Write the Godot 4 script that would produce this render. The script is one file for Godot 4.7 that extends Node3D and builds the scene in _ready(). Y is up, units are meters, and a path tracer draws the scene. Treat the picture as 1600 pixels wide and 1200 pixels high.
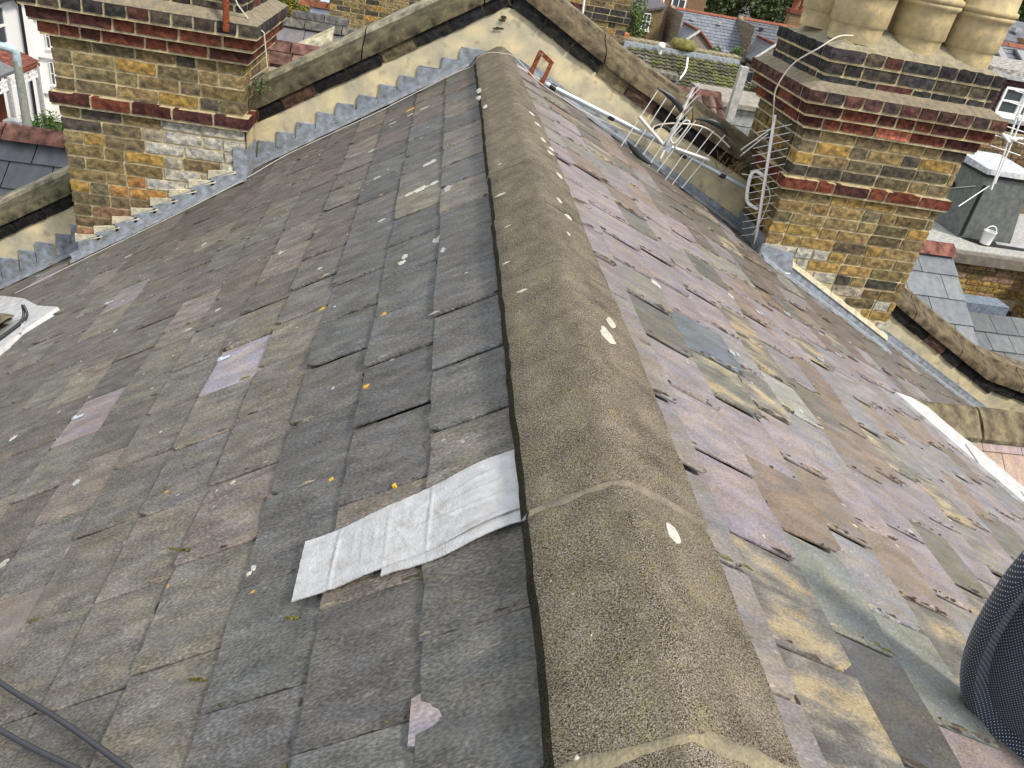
extends Node3D

# ---------------------------------------------------------------- measures
# The camera stands at the origin, about 0.76 m above the crest of the roof ridge, which runs away along -z.
const PITCH_DARK := 0.56917     # slope of the dark side of the roof (falls towards -x)
const PITCH_MAUVE := 0.46014    # slope of the mauve side (falls towards +x)
const RIDGE := Vector3(0.3698, -0.7898, 0.0)
const WALL_Z := -5.127
const GROUND := -9.0

var rng := RandomNumberGenerator.new()
var origin_of := {}
var M := {}


# ---------------------------------------------------------------- mesh collector
class MB:
	var v := PackedVector3Array()
	var n := PackedVector3Array()
	var c := PackedColorArray()
	var uv := PackedVector2Array()
	var col := Color(0.5, 0.5, 0.5)
	var smooth := false
	var uv_of: Callable

	func tri(a: Vector3, b: Vector3, d: Vector3, hint: Vector3) -> void:
		var k := (b - a).cross(d - a)
		if k.length_squared() < 1e-16:
			return
		k = k.normalized()
		if k.dot(hint) < 0.0:
			var t := b
			b = d
			d = t
			k = -k
		for p: Vector3 in [a, d, b]:
			v.append(p)
			n.append(k)
			c.append(col)

	func quad(a: Vector3, b: Vector3, d: Vector3, e: Vector3, hint: Vector3) -> void:
		tri(a, b, d, hint)
		tri(a, d, e, hint)

	func hexa(p: Array) -> void:  # 0-3 one face in order round, 4-7 the opposite one
		var m := Vector3.ZERO
		for q: Vector3 in p:
			m += q / 8.0
		for f: Array in [[0, 1, 2, 3], [4, 5, 6, 7], [0, 1, 5, 4], [1, 2, 6, 5], [2, 3, 7, 6], [3, 0, 4, 7]]:
			var mid: Vector3 = (p[f[0]] + p[f[1]] + p[f[2]] + p[f[3]]) / 4.0
			quad(p[f[0]], p[f[1]], p[f[2]], p[f[3]], mid - m)

	func box(a: Vector3, b: Vector3) -> void:
		hexa([Vector3(a.x, a.y, a.z), Vector3(b.x, a.y, a.z), Vector3(b.x, b.y, a.z), Vector3(a.x, b.y, a.z),
			Vector3(a.x, a.y, b.z), Vector3(b.x, a.y, b.z), Vector3(b.x, b.y, b.z), Vector3(a.x, b.y, b.z)])

	func slab(o: Vector3, ux: Vector3, uy: Vector3, uz: Vector3) -> void:
		hexa([o, o + ux, o + ux + uy, o + uy, o + uz, o + ux + uz, o + ux + uy + uz, o + uy + uz])

	func tube(path: Array, r: float, sides := 8, r_end := -1.0) -> void:
		smooth = true
		if r_end < 0.0:
			r_end = r
		var rings := []
		var side := Vector3.ZERO
		for i in path.size():
			var t: Vector3 = (path[mini(i + 1, path.size() - 1)] - path[maxi(i - 1, 0)]).normalized()
			if i == 0:
				side = t.cross(Vector3.UP if absf(t.y) < 0.9 else Vector3.RIGHT).normalized()
			side = (side - t * side.dot(t)).normalized()
			var up := t.cross(side)
			var ring := []
			var rr := lerpf(r, r_end, float(i) / maxf(1.0, path.size() - 1))
			for k in sides:
				var a := TAU * k / sides
				ring.append(path[i] + (side * cos(a) + up * sin(a)) * rr)
			rings.append(ring)
		for i in path.size() - 1:
			for k in sides:
				var k2 := (k + 1) % sides
				var mid: Vector3 = (rings[i][k] + rings[i][k2] + rings[i + 1][k]) / 3.0
				quad(rings[i][k], rings[i][k2], rings[i + 1][k2], rings[i + 1][k], mid - (path[i] + path[i + 1]) / 2.0)
		for e in [0, path.size() - 1]:
			for k in range(1, sides - 1):
				tri(rings[e][0], rings[e][k], rings[e][k + 1], path[e] - path[1 if e == 0 else e - 1])

	func lathe(at: Vector3, profile: Array, sides := 20) -> void:  # profile: Vector2(radius, height)
		smooth = true
		for i in profile.size() - 1:
			for k in sides:
				var a := TAU * k / sides
				var b := TAU * (k + 1) / sides
				var p: Vector2 = profile[i]
				var q: Vector2 = profile[i + 1]
				var nn := Vector2(q.y - p.y, p.x - q.x)
				var h := Vector3(cos(a) * nn.x, nn.y, sin(a) * nn.x)
				quad(at + Vector3(cos(a) * p.x, p.y, sin(a) * p.x), at + Vector3(cos(b) * p.x, p.y, sin(b) * p.x),
					at + Vector3(cos(b) * q.x, q.y, sin(b) * q.x), at + Vector3(cos(a) * q.x, q.y, sin(a) * q.x), h)

	func grid(pts: Array, hint: Vector3) -> void:  # rows of points
		for i in pts.size() - 1:
			for k in pts[i].size() - 1:
				quad(pts[i][k], pts[i][k + 1], pts[i + 1][k + 1], pts[i + 1][k], hint)

	func mesh(o: Vector3) -> ArrayMesh:
		var nn := n
		if smooth:
			var sums := {}
			for i in v.size():
				var key := Vector3i((v[i] * 20000.0).round())
				sums[key] = sums.get(key, []) + [n[i]]
			nn = PackedVector3Array()
			for i in v.size():
				var s := Vector3.ZERO
				for q: Vector3 in sums[Vector3i((v[i] * 20000.0).round())]:
					if q.dot(n[i]) > 0.35:
						s += q
				nn.append(s.normalized())
		var a := []
		a.resize(Mesh.ARRAY_MAX)
		if uv_of.is_valid():
			for p in v:
				uv.append(uv_of.call(p))
			a[Mesh.ARRAY_TEX_UV] = uv
		var vv := PackedVector3Array()
		for p in v:
			vv.append(p - o)
		a[Mesh.ARRAY_VERTEX] = vv
		a[Mesh.ARRAY_NORMAL] = nn
		a[Mesh.ARRAY_COLOR] = c
		var m := ArrayMesh.new()
		m.add_surface_from_arrays(Mesh.PRIMITIVE_TRIANGLES, a)
		return m


# ---------------------------------------------------------------- nodes
func thing(called: String, label: String, category: String, at: Vector3, group := "") -> Node3D:
	var o := Node3D.new()
	o.name = called
	add_child(o, true)
	o.position = at
	origin_of[o] = at
	tag(o, label, category, group)
	return o


func tag(o: Node3D, label: String, category: String, group := "") -> void:
	o.set_meta("label", label)
	o.set_meta("category", category)
	if group:
		o.set_meta("group", group)


func part(called: String, mb: MB, mat: Material, parent: Node3D = self, label := "") -> MeshInstance3D:
	var o := MeshInstance3D.new()
	o.name = called
	var at: Vector3 = origin_of.get(parent, Vector3.ZERO)
	o.mesh = mb.mesh(at)
	o.mesh.surface_set_material(0, mat)
	parent.add_child(o, true)
	origin_of[o] = at
	if label:
		o.set_meta("label", label)
	return o


func structure(called: String, mb: MB, mat: Material) -> MeshInstance3D:
	var o := part(called, mb, mat)
	o.set_meta("kind", "structure")
	return o


func jit(a: float) -> float:
	return rng.randf_range(-a, a)


func shade(c: Color, spread: float) -> Color:
	var k := 1.0 + jit(spread)
	return Color(clampf(c.r * k * (1.0 + jit(spread * 0.25)), 0, 1), clampf(c.g * k, 0, 1), clampf(c.b * k * (1.0 + jit(spread * 0.3)), 0, 1))


# base colours are linear; textures have a linear mean of about 0.5, so a tint is twice the colour
func tint(r: float, g: float, b: float, spread := 0.0) -> Color:
	return shade(Color(minf(1, r * 2), minf(1, g * 2), minf(1, b * 2)), spread)


# ---------------------------------------------------------------- textures
func noise_bytes(sd: int, freq: float, w: int, h: int, to_w: int, to_h: int, oct := 4, kind := FastNoiseLite.TYPE_SIMPLEX_SMOOTH) -> PackedByteArray:
	var f := FastNoiseLite.new()
	f.noise_type = kind
	f.seed = sd
	f.frequency = freq
	f.fractal_octaves = oct
	f.fractal_gain = 0.55
	var im := f.get_seamless_image(w, h)
	if w != to_w or h != to_h:
		im.resize(to_w, to_h, Image.INTERPOLATE_CUBIC)
	return im.get_data()


func picture(w: int, h: int, rgb: PackedByteArray) -> ImageTexture:
	return ImageTexture.create_from_image(Image.create_from_data(w, h, false, Image.FORMAT_RGB8, rgb))


func grey(w: int, h: int, d: PackedByteArray) -> ImageTexture:
	return ImageTexture.create_from_image(Image.create_from_data(w, h, false, Image.FORMAT_L8, d))


func put3(o: PackedByteArray, i: int, r: float, g: float, b: float) -> void:
	o[i] = int(clampf(r, 0, 255))
	o[i + 1] = int(clampf(g, 0, 255))
	o[i + 2] = int(clampf(b, 0, 255))


# streaked slate: grain runs down the slope (v); warm is how brown the blotches get
func slate_picture(sd: int, warm: float, contrast: float, bands: float, specks: float) -> Array:
	var w := 1024
	var streak := noise_bytes(sd, 0.020, w, 360, w, w, 5)
	var fine := noise_bytes(sd + 1, 0.15, w, 480, w, w, 3)
	var blotch := noise_bytes(sd + 2, 0.009, w, 512, w, w, 4)
	var hue := noise_bytes(sd + 3, 0.011 if bands == 0.0 else 0.0055, w, 420, w, w, 5)
	var spot := noise_bytes(sd + 4, 0.05, w, 460, w, w, 3)
	var o := PackedByteArray()
	o.resize(w * w * 3)
	var hgt := PackedByteArray()
	hgt.resize(w * w)
	for i in w * w:
		var s := streak[i] / 127.5 - 1.0
		var f := fine[i] / 127.5 - 1.0
		var b := blotch[i] / 127.5 - 1.0
		var t := hue[i] / 127.5 - 1.0
		var l := 188.0 + contrast * (26.0 * s + 58.0 * f + 34.0 * b)
		if spot[i] > 192:
			l += specks * (spot[i] - 192) * 1.3
		if spot[i] < 62:
			l -= (62 - spot[i]) * 0.7 * contrast
		var k := clampf(t * 1.6, -1, 1)
		var bb := clampf((t + 0.20 * s - 0.14) * 2.4, -1, 1) * bands
		var ochre := maxf(bb, 0.0)
		l *= 1.0 + 0.16 * bb
		put3(o, i * 3, l * (1.0 + 0.045 * k * warm + 0.05 * ochre), l * (1.0 + 0.01 * k * warm), l * (1.0 - 0.07 * k * warm - 0.10 * ochre))
		hgt[i] = int(clampf(128 + 55 * s + 60 * f + 22 * b, 0, 255))
	return [picture(w, w, o), grey(w, w, hgt)]


func concrete_picture() -> Array:
	var w := 1024
	var a := noise_bytes(31, 0.004, w, w, w, w, 4)
	var m := noise_bytes(32, 0.009, w, w, w, w, 5)
	var sp := noise_bytes(33, 0.13, w, w, w, w, 2)
	var sp2 := noise_bytes(34, 0.26, w, w, w, w, 1)
	var dk := noise_bytes(35, 0.022, w, w, w, w, 4)
	var big := noise_bytes(37, 0.006, w, w, w, w, 3)
	var pit := noise_bytes(38, 0.055, w, w, w, w, 2)
	var crust := noise_bytes(36, 0.03, w, w, w, w, 5)
	var o := PackedByteArray()
	o.resize(w * w * 3)
	var hgt := PackedByteArray()
	hgt.resize(w * w)
	for i in w * w:
		var l := 164.0 + (a[i] - 128) * 0.16 + (m[i] - 128) * 0.14 + (sp[i] - 128) * 0.50 + (sp2[i] - 128) * 0.55 + (big[i] - 128) * 0.20
		var r := 1.03
		var g := 1.0
		var b := 0.91
		if m[i] > 150:
			var k := (m[i] - 150) / 105.0
			r += 0.03 * k
			g += 0.03 * k
			b -= 0.13 * k
		if sp2[i] > 196:
			l += (sp2[i] - 196) * 1.9
		if sp[i] > 178:
			l += (sp[i] - 178) * 2.0
			b += 0.03
		if crust[i] > 168:
			l += minf(34.0, (crust[i] - 168) * 1.3) * (0.55 + sp2[i] / 300.0)
			b += 0.05
		if dk[i] < 66:
			l -= (66 - dk[i]) * 0.7
		if sp[i] < 74:
			l -= (74 - sp[i]) * 1.3
		if pit[i] > 196:
			l -= (pit[i] - 196) * 2.2
		elif pit[i] < 56:
			l += (56 - pit[i]) * 1.6
		put3(o, i * 3, l * r, l * g, l * b)
		hgt[i] = int(clampf(sp[i] * 0.5 + sp2[i] * 0.5, 0, 255))
	return [picture(w, w, o), grey(w, w, hgt)]


# general weathered surface: mean 186, blotches, speckle, dark stains and pale spots
func worn_picture(sd: int, w: int, blot: float, grain: float, stain: float, pale: float, warm := 0.0, run := 1) -> Array:
	var a := noise_bytes(sd, 0.012 * 512 / w, w, w / run, w, w, 5)
	var f := noise_bytes(sd + 1, 0.16, w, w, w, w, 2)
	var d := noise_bytes(sd + 2, 0.02 * 512 / w, w, w / run, w, w, 5)
	var o := PackedByteArray()
	o.resize(w * w * 3)
	var hgt := PackedByteArray()
	hgt.resize(w * w)
	for i in w * w:
		var l := 186.0 + (a[i] - 128) * blot + (f[i] - 128) * grain
		var k := (a[i] - 128) / 128.0 * warm
		if d[i] < 96:
			l -= (96 - d[i]) * stain
		elif d[i] > 176:
			l += (d[i] - 176) * pale
		put3(o, i * 3, l * (1 + 0.06 * k), l, l * (1 - 0.14 * k))
		hgt[i] = int(clampf(128 + (a[i] - 128) * 0.5 + (f[i] - 128) * 0.5, 0, 255))
	return [picture(w, w, o), grey(w, w, hgt)]


func surface(pics: Array, metres: float, rough: float, bump: float, triplanar := true, spec := 0.35) -> StandardMaterial3D:
	var m := StandardMaterial3D.new()
	m.albedo_texture = pics[0]
	m.vertex_color_use_as_albedo = true
	m.roughness = rough
	m.metallic_specular = spec
	m.uv1_scale = Vector3.ONE / metres
	if triplanar:
		m.uv1_triplanar = true
		m.uv1_world_triplanar = true
	if bump > 0.0:
		m.heightmap_enabled = true
		m.heightmap_texture = pics[1]
		m.heightmap_scale = bump
	return m


func plain(r: float, g: float, b: float, rough := 0.6, metal := 0.0) -> StandardMaterial3D:
	var m := StandardMaterial3D.new()
	m.albedo_color = Color(r, g, b).linear_to_srgb()
	m.roughness = rough
	m.metallic = metal
	return m


func materials() -> void:
	M.slate_dark = surface(slate_picture(101, 0.45, 0.95, 0.0, 1.0), 0.9, 0.66, 0.30, false, 0.4)
	M.slate_mauve = surface(slate_picture(151, 0.7, 0.62, 0.0, 0.8), 0.9, 0.62, 0.10, false, 0.4)
	M.slate_banded = surface(slate_picture(171, 0.6, 0.70, 1.0, 0.7), 0.8, 0.62, 0.10, false, 0.4)
	M.concrete = surface(concrete_picture(), 0.62, 0.95, 0.35, true, 0.2)
	var worn := worn_picture(211, 512, 0.55, 0.75, 0.45, 0.5, 0.6)
	M.brick = surface(worn, 0.30, 0.9, 0.5, true, 0.2)
	M.mortar = surface(worn_picture(221, 512, 0.25, 0.30, 0.5, 0.2, 0.4), 0.5, 0.95, 0.35, true, 0.2)
	M.render = surface(worn_picture(231, 1024, 0.20, 0.06, 0.45, 0.15, 0.5), 1.3, 0.9, 0.12, true, 0.2)
	M.coping = surface(worn_picture(241, 1024, 0.65, 0.75, 0.7, 0.9, 0.4), 0.7, 0.95, 0.5, true, 0.2)
	M.lead = surface(worn_picture(251, 512, 0.28, 0.08, 0.5, 0.6, -0.3), 0.5, 0.5, 0.1, true, 0.5)
	M.clay = surface(worn_picture(261, 512, 0.22, 0.08, 0.35, 0.2, 0.5), 0.5, 0.85, 0.1, true, 0.3)
	var mild := worn_picture(281, 512, 0.22, 0.16, 0.4, 0.12, 0.3)
	M.far = surface(mild, 1.2, 0.85, 0.0, true, 0.3)
	M.leaf = surface(worn, 0.4, 0.7, 0.0, true, 0.3)
	M.leaf.backlight_enabled = true
	M.leaf.backlight = Color(0.25, 0.3, 0.1)
	M.tape = surface(worn_picture(271, 512, 0.14, 0.10, 0.3, 0.15, -0.2), 0.25, 0.40, 0.14, true, 0.5)
	M.steel = plain(0.48, 0.54, 0.58, 0.35, 0.55)
	M.alloy = plain(0.62, 0.62, 0.60, 0.45, 0.3)
	M.rust = surface(worn, 0.10, 0.95, 0.2, true, 0.2)
	M.black = plain(0.012, 0.014, 0.018, 0.4)
	M.cable = plain(0.035, 0.037, 0.045, 0.42)
	M.pale_cable = plain(0.62, 0.58, 0.50, 0.6)
	M.white = plain(0.78, 0.78, 0.77, 0.6)
	M.glass = plain(0.05, 0.065, 0.075, 0.08)
	M.glass.metallic_specular = 0.8
	M.sheet = surface(mild, 0.8, 0.5, 0.0, true, 0.5)
	var dots := Image.create(256, 256, false, Image.FORMAT_RGB8)
	dots.fill(Color(0.10, 0.135, 0.20))
	for y in 8:
		for x in 8:
			var cx := x * 32 + (16 if y % 2 else 0) + 8
			for dy in range(-5, 6):
				for dx in range(-5, 6):
					if dx * dx + dy * dy < 24:
						dots.set_pixel((cx + dx + 256) % 256, (y * 32 + 16 + dy) % 256, Color(0.78, 0.82, 0.86))
	M.fabric = StandardMaterial3D.new()
	M.fabric.albedo_texture = ImageTexture.create_from_image(dots)
	M.fabric.roughness = 0.8
	M.fabric.rim_enabled = true
	M.fabric.rim = 0.3
	M.fabric.uv1_scale = Vector3(1, 1, 1)


# ---------------------------------------------------------------- the slated roof
# Inside a slope: x runs down the slope from the ridge, y stands off it, z runs along the ridge (d metres away from the camera times sg).
var laid := {1: [], -1: []}


func slope_world(sg: int, s: float, d: float, h := 0.0) -> Vector3:
	var a := PITCH_DARK if sg > 0 else PITCH_MAUVE
	var dn := Vector3(-cos(a) * sg, -sin(a), 0)
	var up := Vector3(-sin(a) * sg, cos(a), 0)
	return RIDGE + dn * s + up * h + Vector3(0, 0, -d)


func slope_node(sg: int, label: String) -> Node3D:
	var a := PITCH_DARK if sg > 0 else PITCH_MAUVE
	var o := Node3D.new()
	o.name = "roof_slope"
	add_child(o, true)
	o.transform = Transform3D(Basis(Vector3(-cos(a) * sg, -sin(a), 0), Vector3(-sin(a) * sg, cos(a), 0), Vector3(0, 0, -sg)), RIDGE)
	tag(o, label, "roof")
	return o


# one slate: a plate with a dressed, chipped near edge and tail; near edge lies at d0
func slate(mb: MB, sg: int, q: Dictionary) -> void:
	var s0: float = q.s0
	var s1: float = q.s1
	var d0: float = q.d0
	var d1: float = q.d1
	var chip: float = q.chip
	var top := []
	var low := []
	var segs: int = q.segs
	var outline := []
	for i in segs + 1:      # near side, from head to tail
		var ks := lerpf(s0, s1, float(i) / segs)
		if i == segs and q.get("cut", 0.0) > 0.0:
			outline.append([s1 - q.cut * 1.3, d0, 0])
			outline.append([s1, d0 + q.cut, 1])
		else:
			outline.append([ks, d0, 0])
	for p: Array in q.get("bite", []):
		outline.append([p[0], p[1], 1])
	var tails: int = maxi(2, segs / 2)
	for i in range(1, tails):
		var dd := lerpf(d0, d1, float(i) / tails)
		if q.has("bite") and dd < 0.70:
			continue
		outline.append([s1, dd, 1])
	outline.append([s1, d1 - q.get("cut", 0.0) * 0.4, 1])
	outline.append([s0, d1, 2])
	for p: Array in outline:
		var on_side: bool = p[2] == 0
		var on_tail: bool = p[2] == 1
		var e := (rng.randf() * rng.randf() * 2.2 + 0.15) * chip if on_side else (rng.randf() * 0.7 + 0.1) * chip if on_tail else 0.001
		var js := jit(0.0035) * minf(1.0, chip * 200.0) if on_tail else 0.0
		var jd := jit(0.0022) * minf(1.0, chip * 200.0) if on_side else 0.0
		var ss: float = p[0] + js
		var dd: float = p[1] + jd
		var hh := slate_height(q, ss, dd)
		var te := e if on_side else 0.0
		var ts := e * 0.5 if on_tail else 0.0
		if p[2] == 1 and absf(p[1] - d0) < 0.001:
			te = e
		top.append(Vector3(ss - ts, hh, sg * (dd + te)))
		low.append(Vector3(ss, hh - q.th * rng.randf_range(0.35, 0.7), sg * dd))
	var mid := Vector3((s0 + s1) / 2, slate_height(q, (s0 + s1) / 2, (d0 + d1) / 2), sg * (d0 + d1) / 2)
	if q.has("bite"):
		mid.x = s0 + 0.08
	var count := top.size()
	for i in count:
		var k := (i + 1) % count
		mb.tri(mid, top[i], top[k], Vector3.UP)
		var out: Vector3 = (top[i] + top[k]) / 2.0 - mid
		out.y = 0.0
		mb.quad(top[i], top[k], low[k], low[i], out.normalized() + Vector3.UP * 0.3)
		var down := Vector3(0, -q.th * 0.6, 0)
		mb.quad(low[i], low[k], low[k] + down, low[i] + down, out)


func slate_height(q: Dictionary, s: float, d: float) -> float:
	return lerpf(q.h0, q.h1, (s - q.s0) / (q.s1 - q.s0)) + q.tilt * (d - (q.d0 + q.d1) / 2.0)


func height_on(sg: int, s: float, d: float) -> float:
	var best := 0.004
	for q: Dictionary in laid[sg]:
		if s > q.s0 and s < q.s1 and d > q.d0 and d < q.d1:
			best = maxf(best, slate_height(q, s, d))
	return best


func seen_near(sg: int, s: float, d: float) -> bool:
	if sg > 0:
		return d > 0.36 + maxf(0.0, s - 1.15) * 1.45
	return d > 0.40 + maxf(0.0, s - 0.80) * 0.80


func lay_slates(sg: int, node: Node3D, gauge: float, first: float, wide: float, start: float, s_end: float) -> void:
	var rest := MB.new()
	var rest_uv := Vector2(rng.randf(), rng.randf())
	rest.uv_of = func(p: Vector3) -> Vector2: return Vector2(p.z, p.x) + rest_uv
	var made := 0
	var list := []
	var row := 0
	var s := first
	while s < s_end:
		var d := start + (wide * 0.5 if row % 2 else 0.0) - 2.0 * wide
		d += jit(0.006)
		if sg > 0 and row in [4, 7]:      # courses that have crept along the batten
			d += 0.119 if row == 4 else 0.085
		var row_lift := jit(0.001)
		while d < 5.10:
			var w := wide + jit(0.004)
			var e := minf(d + w, 5.118)
			if e > 0.22 and e - d > 0.03:
				list.append({"s0": s - gauge - 0.05, "s1": s, "d0": maxf(d, 0.15) + (0.0016 if sg > 0 else 0.0026), "d1": e - (0.0016 if sg > 0 else 0.0026), "row": row, "lift": row_lift})
			d = d + w
		s += gauge
		row += 1
	list.sort_custom(func(a: Dictionary, b: Dictionary) -> bool: return a.d0 + a.s1 * 0.55 < b.d0 + b.s1 * 0.55)
	for q: Dictionary in list:
		var far := smoothstep(1.2, 4.0, q.d0 + q.s1 * 0.4)
		q.h0 = 0.0
		q.th = rng.randf_range(0.005, 0.009) if sg > 0 else rng.randf_range(0.005, 0.009)
		q.h1 = (0.0095 if sg > 0 else 0.0150) + rng.randf() * rng.randf() * 0.006
		var under_tape: bool = sg > 0 and q.row < 3 and q.d0 < 1.20 and q.d1 > 0.92
		if rng.randf() < 0.07:
			q.h1 += 0.007
		if under_tape:
			q.h1 = 0.0100
		q.tilt = -((0.004 if sg > 0 else 0.009) + 0.034 * pow(rng.randf(), 3.0 if sg > 0 else 1.6)) if rng.randf() < 0.87 else rng.randf_range(0.0, 0.012)
		q.chip = rng.randf_range(0.004, 0.014) if sg > 0 else rng.randf_range(0.003, 0.009)
		if not under_tape and rng.randf() < (0.30 if sg > 0 else 0.45):
			q.cut = rng.randf_range(0.006, 0.022)
		if q.row == 0 and q.d0 < 0.665 and q.d1 > 0.70 and sg > 0:
			q.erase("cut")
		q.segs = 10 if q.d0 + q.s1 * 0.4 < 1.5 else 5 if far < 0.6 else 3
		laid[sg].append(q)
		var mb := MB.new()
		var mat: Material
		var label := ""
		var mid := Vector2((q.s1 - gauge + q.s1) / 2.0, (q.d0 + q.d1) / 2.0)
		if sg > 0:
			mat = M.slate_dark
			var k := rng.randf()
			var near := 1.0 - smoothstep(0.4, 2.6, q.s1 + (q.d0 - 1.0) * 0.4)
			mb.col = tint(0.129, 0.117, 0.099, 0.09) if k < 0.6 else tint(0.115, 0.106, 0.094, 0.09) if k < 0.85 else tint(0.145, 0.129, 0.104, 0.08)
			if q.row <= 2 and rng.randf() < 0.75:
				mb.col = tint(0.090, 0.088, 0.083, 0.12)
			elif rng.randf() < 0.08:
				mb.col = tint(0.160, 0.136, 0.118, 0.08)
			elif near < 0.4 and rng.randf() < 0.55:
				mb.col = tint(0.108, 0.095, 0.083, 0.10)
			for r: Array in [[1.05, 2.125, 0.245, 0.225, 0.242], [1.646, 2.21, 0.200, 0.170, 0.175], [2.02, 3.436, 0.185, 0.165, 0.168], [3.271, 4.93, 0.19, 0.17, 0.175], [0.86, 1.28, 0.150, 0.128, 0.112], [1.44, 1.20, 0.175, 0.148, 0.128]]:
				if absf(mid.x - r[0]) < gauge / 2.0 and q.d0 < r[1] and q.d1 > r[1]:
					mb.col = tint(r[2], r[3], r[4])
					if r[0] > 0.9 and r[0] < 3.4 and r[1] > 1.1:
						mat = M.slate_mauve
						label = "clean lilac replacement slate"
			if q.row == 0 and q.d0 < 0.665 and q.d1 > 0.70:
				q.bite = [[0.358, 0.640], [0.340, 0.644], [0.328, 0.648], [0.321, 0.658], [0.322, 0.672], [0.332, 0.676], [0.336, 0.684], [0.345, 0.686], [0.352, 0.692]]
				label = "dark slate with a bite broken from its lower edge"
		else:
			mat = M.slate_mauve
			var k := rng.randf()
			var near_wall := smoothstep(3.4, 4.9, q.d0)
			if k < 0.40:
				mb.col = tint(0.192, 0.166, 0.166, 0.10)
			elif k < 0.60:
				mb.col = tint(0.178, 0.165, 0.166, 0.10)
			elif k < 0.74:
				mb.col = tint(0.172, 0.160, 0.142, 0.12)
			elif k < 0.84:
				mb.col = tint(0.165, 0.132, 0.108, 0.14)
			elif k < 0.94:
				mat = M.slate_banded
				mb.col = tint(0.172, 0.158, 0.132, 0.12)
			else:
				mb.col = tint(0.115, 0.107, 0.090, 0.10)
			if q.d0 > 3.2 and q.s1 > 1.0 and rng.randf() < 0.65:
				mb.col = tint(0.118, 0.098, 0.085, 0.12)
			if near_wall > rng.randf() * 1.4:
				mb.col = tint(0.115, 0.102, 0.086, 0.1)
			if q.row == 0:
				mb.col = [tint(0.185, 0.158, 0.160, 0.06), tint(0.170, 0.150, 0.140, 0.06), tint(0.165, 0.148, 0.128, 0.08)][rng.randi() % 3]
				mat = M.slate_mauve
			if q.row == 2 and absf(mid.y - 1.99) < 0.12:
				mb.col = tint(0.105, 0.116, 0.130)
				mat = M.slate_mauve
				q.h1 += 0.012
				q.s1 += 0.035
				label = "blue-grey replacement slate held by a metal clip"
			if q.row == 4 and absf(mid.y - 2.12) < 0.125:
				mb.col = tint(0.225, 0.220, 0.195)
				label = "pale whitish-grey slate"
			if q.row == 1 and absf(mid.y - 0.89) < 0.125 or q.row == 1 and absf(mid.y - 0.64) < 0.125:
				mat = M.slate_banded
				mb.col = tint(0.148, 0.137, 0.119)
			if q.row == 2 and absf(mid.y - 0.75) < 0.12 or q.row == 2 and absf(mid.y - 0.5) < 0.12:
				mb.col = tint(0.080, 0.077, 0.073)
			if q.row == 2 and absf(mid.y - 1.0) < 0.12 or q.row == 3 and absf(mid.y - 0.9) < 0.13:
				mb.col = tint(0.150, 0.158, 0.140)
		var off := Vector2(rng.randf() * 7.0, rng.randf() * 7.0)
		var turn := 1.0 if rng.randf() < 0.5 else -1.0
		mb.uv_of = func(p: Vector3) -> Vector2: return Vector2(p.z * turn, p.x) + off
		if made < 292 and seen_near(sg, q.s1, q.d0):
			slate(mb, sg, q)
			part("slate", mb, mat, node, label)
			made += 1
		else:
			rest.col = mb.col
			q.segs = 2
			slate(rest, sg, q)
	# grit, moss and flakes lodged along the joints
	var grit := MB.new()
	grit.uv_of = func(p: Vector3) -> Vector2: return Vector2(p.z, p.x) * 4.0
	for q: Dictionary in list:
		if not seen_near(sg, q.s1, q.d0) or q.d0 > 4.9 or q.s0 < 0.0:
			continue
		for i in (rng.randi() % 18 if sg < 0 else rng.randi() % 4):
			var along := rng.randf() < 0.55
			var dd: float = q.d0 + rng.randf_range(0.001, 0.012) if along else lerpf(q.d0, q.d1, rng.randf())
			var ss: float = lerpf(q.s0 + 0.06, q.s1, rng.randf()) if along else q.s1 + rng.randf_range(0.002, 0.012)
			var h := height_on(sg, ss, dd)
			var ls := rng.randf_range(0.004, 0.034) if along else rng.randf_range(0.002, 0.006)
			var ld := rng.randf_range(0.002, 0.005) if along else rng.randf_range(0.004, 0.030)
			var k := rng.randf()
			grit.col = tint(0.060, 0.046, 0.034, 0.3) if k < 0.66 else tint(0.26, 0.22, 0.17, 0.3) if k < 0.85 else tint(0.10, 0.095, 0.035, 0.2)
			var top := Vector3(ss, h + 0.004, sg * dd)
			var ring := []
			for a in 6:
				var r := rng.randf_range(0.6, 1.1)
				ring.append(Vector3(ss + cos(TAU * a / 6.0) * ls * r, h - 0.001, sg * (dd + sin(TAU * a / 6.0) * ld * r)))
			for a in 6:
				grit.tri(top, ring[a], ring[(a + 1) % 6], Vector3.UP)
	part("joint_debris", grit, M.slate_mauve, node).set_meta("kind", "stuff")
	part("slate_field", rest, M.slate_dark if sg > 0 else M.slate_mauve, node).set_meta("kind", "stuff")
	var deck := MB.new()
	deck.col = tint(0.03, 0.028, 0.026)
	deck.uv_of = func(p: Vector3) -> Vector2: return Vector2(p.z, p.x)
	var far_z := 5.12 * sg
	var near_z := -2.5 * sg
	deck.hexa([Vector3(0.0, -0.016, near_z), Vector3(s_end, -0.016, near_z), Vector3(s_end, -0.016, far_z), Vector3(0.0, -0.016, far_z),
		Vector3(0.0, -0.10, near_z), Vector3(s_end, -0.10, near_z), Vector3(s_end, -0.10, far_z), Vector3(0.0, -0.10, far_z)])
	part("roof_deck", deck, M.slate_dark, node)


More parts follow.
